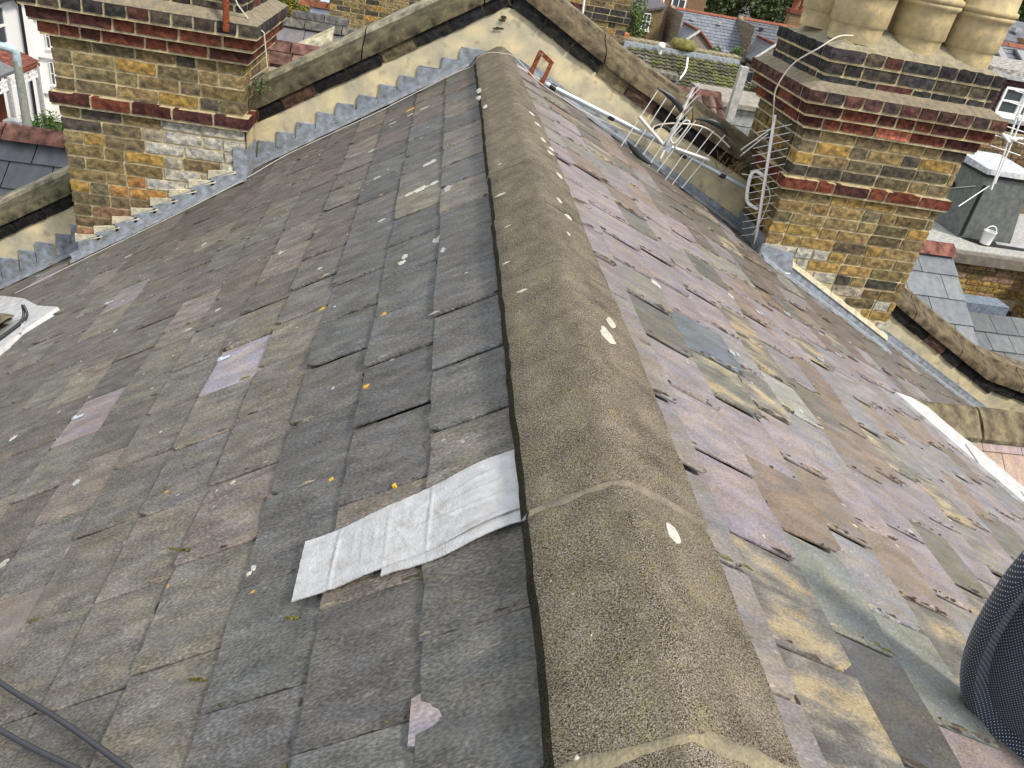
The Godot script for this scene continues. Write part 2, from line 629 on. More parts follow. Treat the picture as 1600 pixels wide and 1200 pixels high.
# a patch of lichen lying on a slate: thin, ragged, slightly raised
func lichen(sg: int, node: Node3D, s: float, d: float, ws: float, wd: float, col: Color, h: float) -> void:
	var mb := MB.new()
	mb.col = col
	mb.uv_of = func(p: Vector3) -> Vector2: return Vector2(p.z, p.x) * 3.0
	var pts := []
	var count := 17
	for i in count:
		var a := TAU * i / count
		var r := rng.randf_range(0.5, 1.1)
		pts.append(Vector3(s + cos(a) * ws * r, h + 0.0005, sg * (d + sin(a) * wd * r)))
	var mid := Vector3(s, h + 0.0012, sg * d)
	for i in count:
		mb.tri(mid, pts[i], pts[(i + 1) % count], Vector3.UP)
		mb.quad(pts[i], pts[(i + 1) % count], pts[(i + 1) % count] - Vector3(0, 0.006, 0), pts[i] - Vector3(0, 0.006, 0), pts[i] - mid)
	part("lichen_patch", mb, M.slate_mauve, node)


func lead_clip(sg: int, s: float, d: float, label: String) -> void:
	var o := thing("slate_clip", label, "metal clip", slope_world(sg, s, d, 0.02), "metal clips holding replaced slates")
	var a := slope_world(sg, 1, 0) - slope_world(sg, 0, 0)
	var u := Vector3(0, 0, -1)
	var nn := slope_world(sg, 0, 0, 1) - slope_world(sg, 0, 0)
	var p := slope_world(sg, s, d, height_on(sg, s - 0.03, d) + 0.003)
	var mb := MB.new()
	mb.col = tint(0.42, 0.46, 0.50)
	mb.slab(p - a * 0.022, a * 0.038, u * 0.016, nn * 0.002)
	part("strap", mb, M.lead, o)
	var hook := MB.new()
	hook.col = tint(0.40, 0.44, 0.48)
	hook.slab(p + a * 0.006 + nn * 0.0025 - u * 0.001, a * 0.012, u * 0.018, nn * 0.004)
	part("folded_end", hook, M.lead, o)


# ---------------------------------------------------------------- ridge
func ridge_profile(side: float, k: float, d := 1.0) -> Vector2:  # k 0..1 from wing edge to crest, side -1 dark wing, +1 mauve wing: returns (x, y)
	var a := PITCH_DARK if side < 0 else PITCH_MAUVE
	var reach := 0.149 if side < 0 else mauve_reach(d)
	var s := reach * (1.0 - k)
	var h := 0.040 if side < 0 else 0.035
	var x := side * (cos(a) * s + sin(a) * h)
	var y := -sin(a) * s + cos(a) * h
	return Vector2(x, y)


func mauve_reach(d: float) -> float:   # the tiles sit a little askew, covering less of the mauve slope towards the far end
	return 0.160 - 0.034 * smoothstep(1.3, 2.5, d) - 0.050 * smoothstep(2.5, 5.0, d)


func ridge_section(d: float) -> Array:   # outer line from the dark wing to the mauve wing
	var crest := Vector2(-0.004, 0.041)
	var section := []
	for k in [0.0, 0.25, 0.5, 0.68]:
		section.append(ridge_profile(-1, k, d))
	var p0: Vector2 = ridge_profile(-1, 0.92, d)
	var p2: Vector2 = ridge_profile(1, 0.92, d)
	for i in range(0, 7):
		var t := i / 6.0
		section.append(p0.lerp(crest, t).lerp(crest.lerp(p2, t), t))
	for k in [0.70, 0.5, 0.25, 0.0]:
		section.append(ridge_profile(1, k, d))
	return section


func ridge() -> void:
	var o := thing("roof_ridge", "line of speckled brown-grey concrete ridge tiles capping the slate roof", "roof ridge", RIDGE)
	var section := ridge_section(1.0)
	var f := FastNoiseLite.new()
	f.seed = 5
	f.frequency = 14.0
	f.fractal_octaves = 3
	var edge := 0.062
	var d := edge
	var index := 0
	while d < 5.1:
		var e := minf(d + 0.447, 5.12)
		var mb := MB.new()
		mb.smooth = true
		var l := rng.randf_range(0.92, 1.08)
		mb.col = Color(0.345 * l, 0.315 * l, 0.282 * l)
		var rows := []
		var steps := 16 if d < 1.5 else 9
		var slip := jit(0.004)
		var lift := jit(0.002)
		for i in steps + 1:
			var dd := lerpf(d + 0.004, e - 0.004, float(i) / steps)
			var row := []
			section = ridge_section(dd)
			for q in section.size():
				var pt: Vector2 = section[q]
				var bump := f.get_noise_3d(pt.x, pt.y, dd) * 0.0018
				var worn := -0.006 * rng.randf() if i == 0 or i == steps else 0.0
				var wob := 0.004 * f.get_noise_2d(dd * 0.6, 3.0 + q * 0.02) if q == 0 or q == section.size() - 1 else 0.0
				row.append(Vector3(RIDGE.x + pt.x + slip + wob, RIDGE.y + pt.y + bump + lift + worn, -dd))
			rows.append(row)
		mb.grid(rows, Vector3.UP)
		# thickness: the two long edges and the two ends
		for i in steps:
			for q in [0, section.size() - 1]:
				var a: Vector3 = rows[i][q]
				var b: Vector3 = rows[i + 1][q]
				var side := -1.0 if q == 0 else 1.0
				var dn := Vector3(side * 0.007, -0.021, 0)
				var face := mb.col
				mb.col = tint(0.035, 0.033, 0.026)  # near-black edge colour paints in the shadow gap under the tile
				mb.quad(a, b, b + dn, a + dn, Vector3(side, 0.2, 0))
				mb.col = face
		for q in section.size() - 1:
			for i in [0, steps]:
				var a: Vector3 = rows[i][q]
				var b: Vector3 = rows[i][q + 1]
				mb.quad(a, b, b + Vector3(0, -0.018, 0), a + Vector3(0, -0.018, 0), Vector3(0, 0, 1 if i == 0 else -1))
		var t := part("ridge_tile", mb, M.concrete, o)
		# the pale mortar joint at this tile's near end
		var jm := MB.new()
		jm.smooth = true
		jm.col = tint(0.215, 0.19, 0.13) if index == 1 else tint(0.185, 0.162, 0.125) if index == 2 else tint(0.13, 0.115, 0.09)
		var wide := 0.018 if index == 1 else 0.012 if index == 2 else 0.005
		var jr := []
		section = ridge_section(d)
		for i in 4:
			var row := []
			for q in section.size():
				var pt: Vector2 = section[q]
				var w := wide * (0.5 + absf(f.get_noise_2d(pt.x * 1.6, d * 3.0)) * 1.4)
				row.append(Vector3(RIDGE.x + pt.x, RIDGE.y + pt.y + (-0.008 if i in [0, 3] else 0.0022 if wide > 0.01 else -0.004), -d - (i - 1.5) / 1.5 * w))
			jr.append(row)
		jm.grid(jr, Vector3.UP)
		part("mortar_joint", jm, M.mortar, t)
		d += 0.447
		index += 1
	# the dark, mossy mortar bed the wings sit on
	for sg in [1, -1]:
		var bed := MB.new()
		bed.col = tint(0.105, 0.098, 0.066)
		var rows := []
		for i in 61:
			var dd := 0.06 + i * 5.05 / 60.0
			var reach := 0.149 if sg > 0 else mauve_reach(dd) - 0.016
			rows.append([slope_world(sg, reach - 0.06, dd, 0.022), slope_world(sg, reach + 0.009 + jit(0.002), dd, 0.0165), slope_world(sg, reach + 0.013 + jit(0.003), dd, 0.003)])
		bed.grid(rows, Vector3(-sg, 0.6, 0))
		part("mortar_bed", bed, M.mortar, o)
	for p: Array in [[-1, 0.058, 3.568, 0.02, 0.03], [-1, 0.075, 3.42, 0.02, 0.028], [-1, 0.075, 3.174, 0.018, 0.035], [-1, 0.095, 3.02, 0.024, 0.022], [-1, 0.050, 2.40, 0.012, 0.030], [-1, 0.068, 2.28, 0.014, 0.018], [-1, 0.04, 2.10, 0.008, 0.014],
			[-1, 0.062, 1.519, 0.024, 0.038], [-1, 0.092, 1.61, 0.015, 0.030], [-1, 0.058, 0.874, 0.017, 0.024], [-1, 0.11, 3.109, 0.015, 0.03], [-1, 0.10, 2.75, 0.015, 0.028],
			[1, 0.152, 4.147, 0.016, 0.05], [1, 0.160, 4.0, 0.016, 0.045], [1, 0.132, 3.761, 0.014, 0.04], [1, 0.105, 2.815, 0.015, 0.012], [1, 0.143, 0.808, 0.007, 0.005], [1, 0.127, 0.795, 0.006, 0.006], [1, 0.098, 0.758, 0.007, 0.006],
			[1, 0.082, 0.68, 0.005, 0.005], [1, 0.126, 0.521, 0.005, 0.005], [1, 0.118, 0.548, 0.006, 0.004], [1, 0.11, 2.2, 0.02, 0.008], [1, 0.13, 1.95, 0.02, 0.006], [1, 0.10, 1.75, 0.018, 0.008], [1, 0.12, 2.5, 0.022, 0.007]]:
		var mb := MB.new()
		mb.col = tint(0.43, 0.42, 0.35, 0.12)
		var at := slope_world(p[0], p[1], p[2], 0.040 if p[0] > 0 else 0.0355)
		var a := slope_world(p[0], 1, 0) - slope_world(p[0], 0, 0)
		var up := slope_world(p[0], 0, 0, 1) - slope_world(p[0], 0, 0)
		var ring := []
		for i in 12:
			var an := TAU * i / 12
			var r := rng.randf_range(0.7, 1.05)
			ring.append(at + a * cos(an) * r * p[3] + Vector3(0, 0, sin(an) * r * p[4]) - up * 0.001)
		for i in 12:
			mb.tri(at + up * 0.0025, ring[i], ring[(i + 1) % 12], up)
			mb.quad(ring[i], ring[(i + 1) % 12], ring[(i + 1) % 12] - up * 0.006, ring[i] - up * 0.006, ring[i] - at)
		part("lichen_patch", mb, M.mortar, o)


func roof() -> void:
	var dark := slope_node(1, "dark weathered grey-brown slate slope on the shaded side of the ridge")
	lay_slates(1, dark, 0.198, 0.359, 0.2685, 0.807, 4.45)
	var mauve := slope_node(-1, "mauve, ochre and grey patchwork slate slope on the brighter side of the ridge")
	lay_slates(-1, mauve, 0.1985, 0.252, 0.252, 0.650, 5.0)
	# the pink slate that shows through the broken one
	var mb := MB.new()
	mb.col = tint(0.235, 0.20, 0.205)
	mb.uv_of = func(p: Vector3) -> Vector2: return Vector2(p.z, p.x)
	var hh := 0.0095
	mb.hexa([Vector3(0.27, 0.004, 0.60), Vector3(0.368, hh, 0.628), Vector3(0.366, hh, 0.70), Vector3(0.27, 0.004, 0.73), Vector3(0.27, 0.002, 0.60), Vector3(0.368, 0.004, 0.628), Vector3(0.366, 0.004, 0.70), Vector3(0.27, 0.002, 0.73)])
	part("slate", mb, M.slate_mauve, dark, "bare pink slate showing through the broken one")
	ridge()
	for p: Array in [[0.493, 2.366, .020, .022], [0.485, 2.41, .015, .02], [0.367, 2.444, .02, .03], [0.428, 3.376, .022, .03], [0.409, 3.388, .018, .03], [0.443, 3.37, .02, .022], [0.466, 3.063, .05, .03], [0.509, 3.053, .03, .02], [0.40, 3.07, .03, .02], [0.331, 2.908, .022, .04], [2.038, 2.319, .02, .02],
			[1.486, 1.775, .016, .018], [0.736, 1.118, .009, .010], [0.742, 1.106, .007, .008], [1.59, 1.515, .014, .016], [1.702, 3.762, .02, .025], [0.884, 1.464, .008, .008], [1.102, 3.059, .018, .022], [0.697, 3.507, .025, .02], [0.34, 2.31, .012, .02], [0.62, 2.9, .018, .014], [0.85, 2.66, .012, .012], [1.3, 2.7, .016, .012], [1.42, 2.64, .03, .01], [0.78, 4.1, .03, .012], [1.9, 3.0, .014, .016], [2.4, 4.3, .03, .02], [0.5, 4.5, .04, .02], [0.58, 4.52, .03, .015], [0.70, 4.50, .03, .015]]:
		lichen(1, dark, p[0], p[1], p[2], p[3], tint(0.40, 0.40, 0.36, 0.15), height_on(1, p[0], p[1]))
	for p: Array in [[0.599, 4.648, .05, .03], [0.529, 2.018, .016, .02], [0.543, 1.647, .010, .012], [0.595, 1.318, .007, .008], [0.433, 1.21, .006, .006], [0.721, 1.051, .007, .004], [1.093, 1.532, .007, .006], [0.777, 2.282, .016, .010], [0.95, 1.16, .004, .005]]:
		lichen(1, dark, p[0], p[1], p[2], p[3], tint(0.48, 0.30, 0.03, 0.12), height_on(1, p[0], p[1]))
	for i in 90:      # small pale crusts scattered over the old slates
		var s := rng.randf_range(0.25, 3.2)
		var d := rng.randf_range(0.7 + s * 0.7, 4.9)
		lichen(1, dark, s, d, rng.randf_range(0.003, 0.008), rng.randf_range(0.003, 0.008), tint(0.33, 0.33, 0.29, 0.2), height_on(1, s, d))
	for p: Array in [[0.459, 1.742, .008, .012], [0.448, 2.287, .03, .03], [1.039, 2.872, .02, .02], [1.254, 1.967, .015, .01], [0.975, 1.967, .012, .01], [1.022, 1.394, .01, .006], [1.7, 1.9, .03, .008], [1.85, 2.0, .02, .006], [1.2, 1.55, .02, .005]]:
		lichen(-1, mauve, p[0], p[1], p[2], p[3], tint(0.46, 0.45, 0.41, 0.1), height_on(-1, p[0], p[1]))
	for i in 60:
		var s := rng.randf_range(0.35, 2.9)
		var d := rng.randf_range(0.8 + s * 0.6, 4.4)
		lichen(-1, mauve, s, d, rng.randf_range(0.004, 0.016), rng.randf_range(0.002, 0.006), tint(0.42, 0.38, 0.33, 0.2), height_on(-1, s, d))


# ---------------------------------------------------------------- brickwork
func brick(o: Vector3, ux: Vector3, uy: Vector3, uz: Vector3, depth: float, col: Color, parent: Node3D, rough := 1.0, label := "", fine := true) -> void:
	# o: lower corner of the front face; ux, uy span the face; uz points out of the wall
	var mb := MB.new()
	mb.col = col
	var proud := rng.randf_range(0.0, 0.004) * rough
	var out := uz.normalized()
	var nx := 3 if fine else 1
	var ny := 2 if fine else 1
	var rows := []
	for j in ny + 1:
		var row := []
		for i in nx + 1:
			var rim := i == 0 or j == 0 or i == nx or j == ny
			var p := o + ux * (float(i) / nx) + uy * (float(j) / ny)
			p += out * (proud + (jit(0.0012) if rim else rng.randf_range(0.001, 0.005)) * rough)
			if rim and fine:
				p += ux.normalized() * jit(0.003) * rough + uy.normalized() * jit(0.0022) * rough
			row.append(p)
		rows.append(row)
	mb.grid(rows, out)
	var back := -out * (depth + proud)
	for i in nx:
		mb.quad(rows[0][i], rows[0][i + 1], rows[0][i + 1] + back, rows[0][i] + back, -uy)
		mb.quad(rows[ny][i], rows[ny][i + 1], rows[ny][i + 1] + back, rows[ny][i] + back, uy)
	for j in ny:
		mb.quad(rows[j][0], rows[j + 1][0], rows[j + 1][0] + back, rows[j][0] + back, -ux)
		mb.quad(rows[j][nx], rows[j + 1][nx], rows[j + 1][nx] + back, rows[j][nx] + back, ux)
	part("brick", mb, M.brick, parent, label)


func brick_tone(kind: String) -> Color:
	var k := rng.randf()
	match kind:
		"red":
			return tint(0.125, 0.042, 0.028, 0.2) if k < 0.55 else tint(0.070, 0.030, 0.026, 0.2) if k < 0.85 else tint(0.165, 0.058, 0.036, 0.1)
		"soot":
			return tint(0.042, 0.040, 0.038, 0.3) if k < 0.7 else tint(0.075, 0.062, 0.048, 0.2) if k < 0.9 else tint(0.10, 0.045, 0.035, 0.2)
		"gold":
			return tint(0.275, 0.190, 0.070, 0.2) if k < 0.45 else tint(0.21, 0.152, 0.070, 0.2) if k < 0.8 else tint(0.15, 0.110, 0.06, 0.25)
		"burnt":
			return tint(0.30, 0.17, 0.065, 0.15) if k < 0.45 else tint(0.22, 0.130, 0.075, 0.2) if k < 0.65 else tint(0.16, 0.12, 0.07, 0.2)
		"lime":
			return tint(0.40, 0.385, 0.33, 0.10) if k < 0.7 else tint(0.34, 0.30, 0.23, 0.12)
		_:
			return tint(0.210, 0.162, 0.080, 0.22) if k < 0.42 else tint(0.140, 0.114, 0.068, 0.25) if k < 0.76 else tint(0.070, 0.062, 0.050, 0.25) if k < 0.88 else tint(0.30, 0.195, 0.065, 0.15)


# A stack of brick courses. courses from the top down: [kind, projection, length of a brick]; sides: which flank is laid too (-1 or +1)
func stack(o: Node3D, x0: float, x1: float, zf: float, zb: float, y_top: float, pitch: float, courses: Array, flank: int, trim: Callable, tone: Callable, fine := true) -> float:
	var y := y_top
	var core := MB.new()
	core.col = Color(0.92, 0.78, 0.48)
	var joint := 0.0145
	for n in courses.size():
		var kind: String = courses[n][0]
		var off: float = courses[n][1]
		var length: float = courses[n][2]
		var yb := y - pitch
		var inset := 0.005
		core.box(Vector3(x0 - off + inset, yb, zb - off + inset), Vector3(x1 + off - inset, y, zf + off - inset))
		if n > 0 and off > courses[n - 1][1] + 0.05:       # a sloping mortar fillet weathers the top of a projecting course
			var p: float = courses[n - 1][1]
			var cap := MB.new()
			cap.col = tint(0.22, 0.19, 0.135)
			var b := [Vector3(x0 - off, y, zf + off), Vector3(x1 + off, y, zf + off), Vector3(x1 + off, y, zb - off), Vector3(x0 - off, y, zb - off)]
			var t := [Vector3(x0 - p, y + 0.045, zf + p), Vector3(x1 + p, y + 0.045, zf + p), Vector3(x1 + p, y + 0.045, zb - p), Vector3(x0 - p, y + 0.045, zb - p)]
			cap.hexa(b + t)
			part("mortar_fillet", cap, M.mortar, o)
		var limit: Vector2 = trim.call(y, yb)
		# front face
		var a := x0 - off
		var b := x1 + off
		var x := a
		var first := true
		while x < b - 0.02:
			var w := length if rng.randf() < 0.68 or kind == "head" else 0.1025
			if first and n % 2 == 1 and kind != "head":
				w = 0.1025
			first = false
			w += jit(0.006)
			if x + w > b - 0.04:
				w = b - x
			var xa := maxf(x, limit.x)
			var xb := minf(x + w, limit.y)
			if xb - xa > 0.03:
				var t: Array = tone.call(kind, (xa + xb) / 2.0, y, 0)
				brick(Vector3(xa, yb + joint, zf + off), Vector3(xb - xa, 0, 0), Vector3(0, pitch - joint, 0), Vector3(0, 0, 1), 0.1, t[0], o, 1.0, t[1], fine)
			x += w + joint
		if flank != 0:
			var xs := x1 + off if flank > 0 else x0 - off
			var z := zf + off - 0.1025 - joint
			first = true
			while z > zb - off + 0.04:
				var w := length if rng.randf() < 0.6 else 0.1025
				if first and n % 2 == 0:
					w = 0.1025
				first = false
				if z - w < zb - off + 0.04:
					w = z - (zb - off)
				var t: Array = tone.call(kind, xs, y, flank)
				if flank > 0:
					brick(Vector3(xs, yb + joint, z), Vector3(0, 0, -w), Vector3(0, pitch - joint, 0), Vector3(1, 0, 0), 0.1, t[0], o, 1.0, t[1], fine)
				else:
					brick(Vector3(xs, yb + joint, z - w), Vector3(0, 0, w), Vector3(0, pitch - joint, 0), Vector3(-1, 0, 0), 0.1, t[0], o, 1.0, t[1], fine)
				z -= w + joint
		y = yb
	part("mortar_core", core, M.mortar, o)
	return y


func no_trim(_y: float, _yb: float) -> Vector2:
	return Vector2(-100, 100)


func dark_side_chimney() -> void:
	var o := thing("chimney_stack", "brown and red brick chimney stack rising from the dark slope, whitewash stain on its face", "chimney", Vector3(-1.64, -2.5, -5.2))
	var courses := [["soot", 0.012, 0.215], ["soot", 0.012, 0.215], ["soot", 0.012, 0.215], ["soot", 0.105, 0.1025], ["red", 0.075, 0.215], ["red", 0.04, 0.215],
		["stock", 0, 0.215], ["stock", 0, 0.215], ["stock", 0, 0.215], ["stock", 0, 0.215], ["red", 0.034, 0.215]]
	for i in 15:
		courses.append(["stock", 0, 0.215])
	var trim := func(y: float, yb: float) -> Vector2:
		var lead := -1.181 + (yb + 0.02 + 1.67) / 0.655
		return Vector2(-100, minf(100.0, lead + 0.06) if yb < -1.66 else 100.0)
	var tone := func(kind: String, x: float, y: float, side: int) -> Array:
		if kind == "stock" and side == 0:
			var lead := -1.181 + (y + 1.67) / 0.655
			if y < -1.40 and y > -1.90 and x > -1.70 + (y + 1.40) * -0.15 and x < minf(lead - 0.02, -1.1) and rng.randf() < 0.94:
				return [brick_tone("lime"), "brick whitened by lime run-off"]
			if y < -1.60 and x > lead - 0.42:
				return [brick_tone("burnt"), ""]
		if kind == "stock" and side != 0 and y < -1.42:
			return [tint(0.36, 0.31, 0.21, 0.08), ""]
		return [brick_tone(kind), ""]
	stack(o, -2.17, -1.115, -4.881, -5.62, -0.585, 0.0766, courses, 1, trim, tone)
	var top := MB.new()
	top.col = tint(0.24, 0.21, 0.15)
	top.hexa([Vector3(-2.16, -0.585, -4.89), Vector3(-1.125, -0.585, -4.89), Vector3(-1.125, -0.585, -5.61), Vector3(-2.16, -0.585, -5.61), Vector3(-1.95, -0.50, -5.05), Vector3(-1.3, -0.50, -5.05), Vector3(-1.3, -0.50, -5.45), Vector3(-1.95, -0.50, -5.45)])
	part("flaunching", top, M.mortar, o)
	# stepped lead up the face, with pale mortar tucked into each step
	var sheet := MB.new()
	sheet.col = tint(0.235, 0.262, 0.295)
	var z := -4.866
	for i in 8:
		var xr := -1.181 - 0.121 * i
		var xl := xr - 0.121
		var y := -1.672 - 0.0772 * i
		var roof_l := RIDGE.y + tan(PITCH_DARK) * (xl - RIDGE.x) - 0.02
		var roof_r := RIDGE.y + tan(PITCH_DARK) * (xr - RIDGE.x) - 0.02
		sheet.quad(Vector3(xl - 0.02, y - 0.075, z), Vector3(xr, y - 0.012, z), Vector3(xr, roof_r, z), Vector3(xl - 0.02, roof_l, z), Vector3(0, 0, 1))
		var mm := MB.new()
		mm.col = tint(0.50, 0.46, 0.34)
		var e := jit(0.006)
		mm.hexa([Vector3(xl - 0.035, y - 0.082 + e, -4.885), Vector3(xr + 0.014 + e, y - 0.022, -4.885), Vector3(xr + 0.014 + e, y - 0.010, -4.885), Vector3(xl - 0.035, y - 0.030 + e, -4.885),
			Vector3(xl - 0.035, y - 0.084 + e, -4.868), Vector3(xr + 0.014 + e, y - 0.024, -4.863), Vector3(xr + 0.010 + e, y - 0.012, -4.867), Vector3(xl - 0.035, y - 0.034 + e, -4.872)])
		part("mortar_wedge", mm, M.mortar, o)
	sheet.quad(Vector3(-1.182, -1.535, -4.868), Vector3(-1.100, -1.535, -4.868), Vector3(-1.100, -1.75, -4.868), Vector3(-1.182, -1.80, -4.868), Vector3(0, 0, 1))
	sheet.quad(Vector3(-1.100, -1.535, -4.868), Vector3(-1.100, -1.535, -5.12), Vector3(-1.100, -1.74, -5.12), Vector3(-1.100, -1.75, -4.868), Vector3(1, 0, 0))
	part("lead_flashing", sheet, M.lead, o)
	apron(o, 1, -1.08, -2.20, -4.862, 0.05)
	var rend := MB.new()
	rend.col = tint(0.42, 0.36, 0.235)
	rend.quad(Vector3(-1.106, -1.40, -4.89), Vector3(-1.106, -1.40, -5.12), Vector3(-1.106, -1.60, -5.12), Vector3(-1.106, -1.60, -4.89), Vector3(1, 0, 0))
	part("render_patch", rend, M.render, o)
	# rusty aerial clamp and wire on the oversailing courses
	var post := MB.new()
	post.col = tint(0.19, 0.055, 0.025)
	post.tube([Vector3(-1.175, -0.60, -4.79), Vector3(-1.175, -0.86, -4.755)], 0.018, 8)
	part("rusty_clamp", post, M.rust, o)
	var wire := MB.new()
	wire.tube([Vector3(-1.16, -0.62, -4.78), Vector3(-1.12, -0.72, -4.80), Vector3(-1.065, -0.80, -4.84), Vector3(-1.00, -0.86, -4.90), Vector3(-0.985, -1.05, -4.92), Vector3(-1.09, -1.14, -4.95)], 0.004, 6)
	part("wire", wire, M.pale_cable, o)


func apron(o: Node3D, sg: int, xa: float, xb: float, z: float, wide: float) -> void:   # lead lying on the slates at the foot of a wall
	var mb := MB.new()
	mb.col = tint(0.25, 0.275, 0.305)
	var a := PITCH_DARK if sg > 0 else PITCH_MAUVE
	var rows := []
	var count := 22
	for i in count + 1:
		var s := absf(lerpf(xa, xb, float(i) / count) - RIDGE.x) / cos(a)
		var w := wide + jit(0.006)
		rows.append([slope_world(sg, s, -z, 0.06), slope_world(sg, s, -z, 0.031), slope_world(sg, s, -z - w, 0.027 + jit(0.002)), slope_world(sg, s, -z - w - 0.003, 0.012)])
	mb.grid(rows, Vector3(0, 1, 0.6))
	part("lead_apron", mb, M.lead, o)


func mauve_side_chimney() -> void:
	var o := thing("chimney_stack", "yellow-brown brick chimney stack with corbelled red courses and five buff clay pots", "chimney", Vector3(2.76, -2.3, -5.0))
	var courses := [["soot", 0.018, 0.215], ["soot", 0.006, 0.215], ["soot", 0.006, 0.215], ["head", 0.100, 0.1025], ["red", 0.070, 0.215], ["red", 0.035, 0.215],
		["stock", 0, 0.215], ["stock", 0, 0.215], ["stock", 0, 0.215], ["stock", 0, 0.215], ["red", 0.034, 0.215]]
	for i in 13:
		courses.append(["stock", 0, 0.215])
	var trim := func(y: float, yb: float) -> Vector2:
		return Vector2(2.461 + (-1.726 - yb - 0.02) / 0.507 if yb < -1.70 else -100.0, 100)
	var counter := [0]
	var tone := func(kind: String, x: float, y: float, side: int) -> Array:
		if kind == "head":
			return [tint(0.085, 0.045, 0.038, 0.25) if rng.randf() < 0.6 else tint(0.055, 0.045, 0.042, 0.2), ""]
		if kind == "red" and side == 0 and absf(x - 2.66) < 0.10 and y > -0.95 and y < -0.77:
			counter[0] += 1
			return [tint(0.46, 0.16, 0.10, 0.08), "spalled bright salmon brick"]
		if kind == "stock" and side == 0 and y < -1.60:
			var lead := 2.461 + (-1.726 - y) / 0.507
			if x < lead + 0.40 and rng.randf() < 0.9 - (x - lead) * 0.9:
				return [brick_tone("lime"), "brick whitened by lime"]
		if kind == "stock" and y < -1.2 and rng.randf() < 0.62:
			return [brick_tone("gold"), ""]
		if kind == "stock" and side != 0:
			return [brick_tone("stock") * 0.75, ""]  # flank turned from the sun: its shade is put into the brick colour
		return [brick_tone(kind), ""]
	stack(o, 2.215, 3.285, -4.635, -5.45, -0.405, 0.0750, courses, -1, trim, tone)
	# domed mortar bed round the pots
	var dome := MB.new()
	dome.smooth = true
	dome.col = tint(0.28, 0.25, 0.175)
	var f := FastNoiseLite.new()
	f.frequency = 9.0
	var rows := []
	for j in 15:
		var row := []
		for i in 21:
			var u := i / 20.0
			var w := j / 14.0
			var e := minf(minf(u, 1 - u) * 1.5, minf(w, 1 - w))
			var p := Vector3(lerpf(2.200, 3.30, u), -0.408 + 0.115 * smoothstep(0.0, 0.32, e), lerpf(-4.62, -5.46, w))
			p.y += f.get_noise_3dv(p) * 0.018
			p.x += f.get_noise_2d(p.z * 2.0, 7.0) * 0.012
			row.append(p)
		rows.append(row)
	dome.grid(rows, Vector3.UP)
	part("flaunching", dome, M.mortar, o)
	for p: Array in [[2.41, -4.85, 0.0], [2.80, -4.87, -0.01], [3.13, -4.84, -0.02], [2.36, -5.18, 0.02], [2.92, -5.21, 0.0]]:
		var base := Vector3(p[0], -0.375 + p[2], p[1])
		var pot := MB.new()
		var l := rng.randf_range(0.93, 1.05)
		pot.col = Color(0.92 * l, 0.75 * l, 0.43 * l)
		pot.lathe(base, [Vector2(0.148, 0.0), Vector2(0.152, 0.05), Vector2(0.150, 0.085), Vector2(0.156, 0.092), Vector2(0.164, 0.10), Vector2(0.166, 0.20), Vector2(0.169, 0.255), Vector2(0.182, 0.262), Vector2(0.184, 0.278), Vector2(0.176, 0.284), Vector2(0.188, 0.292), Vector2(0.188, 0.312), Vector2(0.170, 0.320), Vector2(0.165, 0.45), Vector2(0.160, 0.60), Vector2(0.178, 0.61), Vector2(0.178, 0.65), Vector2(0.140, 0.655), Vector2(0.135, 0.40)], 28)
		part("chimney_pot", pot, M.clay, o)
	# the sloping lead and its pale mortar fillet
	var lead := MB.new()
	lead.col = tint(0.225, 0.252, 0.285)
	var fil := MB.new()
	fil.col = tint(0.50, 0.46, 0.33)
	var prev := 2.40
	for i in 12:
		var x := lerpf(2.40, 3.33, (i + 1) / 12.0)
		var ya := -1.726 - (prev - 2.461) * 0.507
		var yb := -1.726 - (x - 2.461) * 0.507
		var ra := RIDGE.y - tan(PITCH_MAUVE) * (prev - RIDGE.x) - 0.02
		var rb := RIDGE.y - tan(PITCH_MAUVE) * (x - RIDGE.x) - 0.02
		lead.quad(Vector3(prev, ya, -4.618), Vector3(x, yb, -4.618), Vector3(x, rb, -4.616), Vector3(prev, ra, -4.616), Vector3(0, 0, 1))
		fil.hexa([Vector3(prev, ya - 0.012, -4.64), Vector3(x, yb - 0.012, -4.64), Vector3(x, yb + 0.02, -4.64), Vector3(prev, ya + 0.02, -4.64),
			Vector3(prev, ya - 0.012, -4.610), Vector3(x, yb - 0.012, -4.610), Vector3(x, yb + 0.012 + jit(0.004), -4.624), Vector3(prev, ya + 0.014, -4.624)])
		prev = x
	lead.hexa([Vector3(2.19, -1.60, -4.64), Vector3(2.43, -1.64, -4.64), Vector3(2.47, -1.80, -4.64), Vector3(2.19, -1.74, -4.64), Vector3(2.19, -1.60, -4.612), Vector3(2.42, -1.645, -4.612), Vector3(2.47, -1.80, -4.606), Vector3(2.19, -1.74, -4.606)])
	lead.quad(Vector3(2.196, -1.55, -4.61), Vector3(2.196, -1.55, -5.12), Vector3(2.196, -1.74, -5.12), Vector3(2.196, -1.74, -4.61), Vector3(-1, 0, 0))
	part("lead_flashing", lead, M.lead, o)
	part("mortar_fillet", fil, M.mortar, o)
	apron(o, -1, 2.2, 3.36, -4.612, 0.05)


# ---------------------------------------------------------------- the party wall and its coping
func wall_top(x: float) -> float:
	var p := [Vector2(-4.2, -3.33), Vector2(-2.787, -2.468), Vector2(-1.099, -1.445), Vector2(0.392, -0.531), Vector2(1.168, -0.925), Vector2(2.136, -1.341), Vector2(3.694, -2.238), Vector2(4.205, -2.503), Vector2(4.671, -2.74), Vector2(5.141, -2.843), Vector2(6.4, -2.86)]
	for i in p.size() - 1:
		if x <= p[i + 1].x:
			return lerpf(p[i].y, p[i + 1].y, (x - p[i].x) / (p[i + 1].x - p[i].x))
	return -2.86


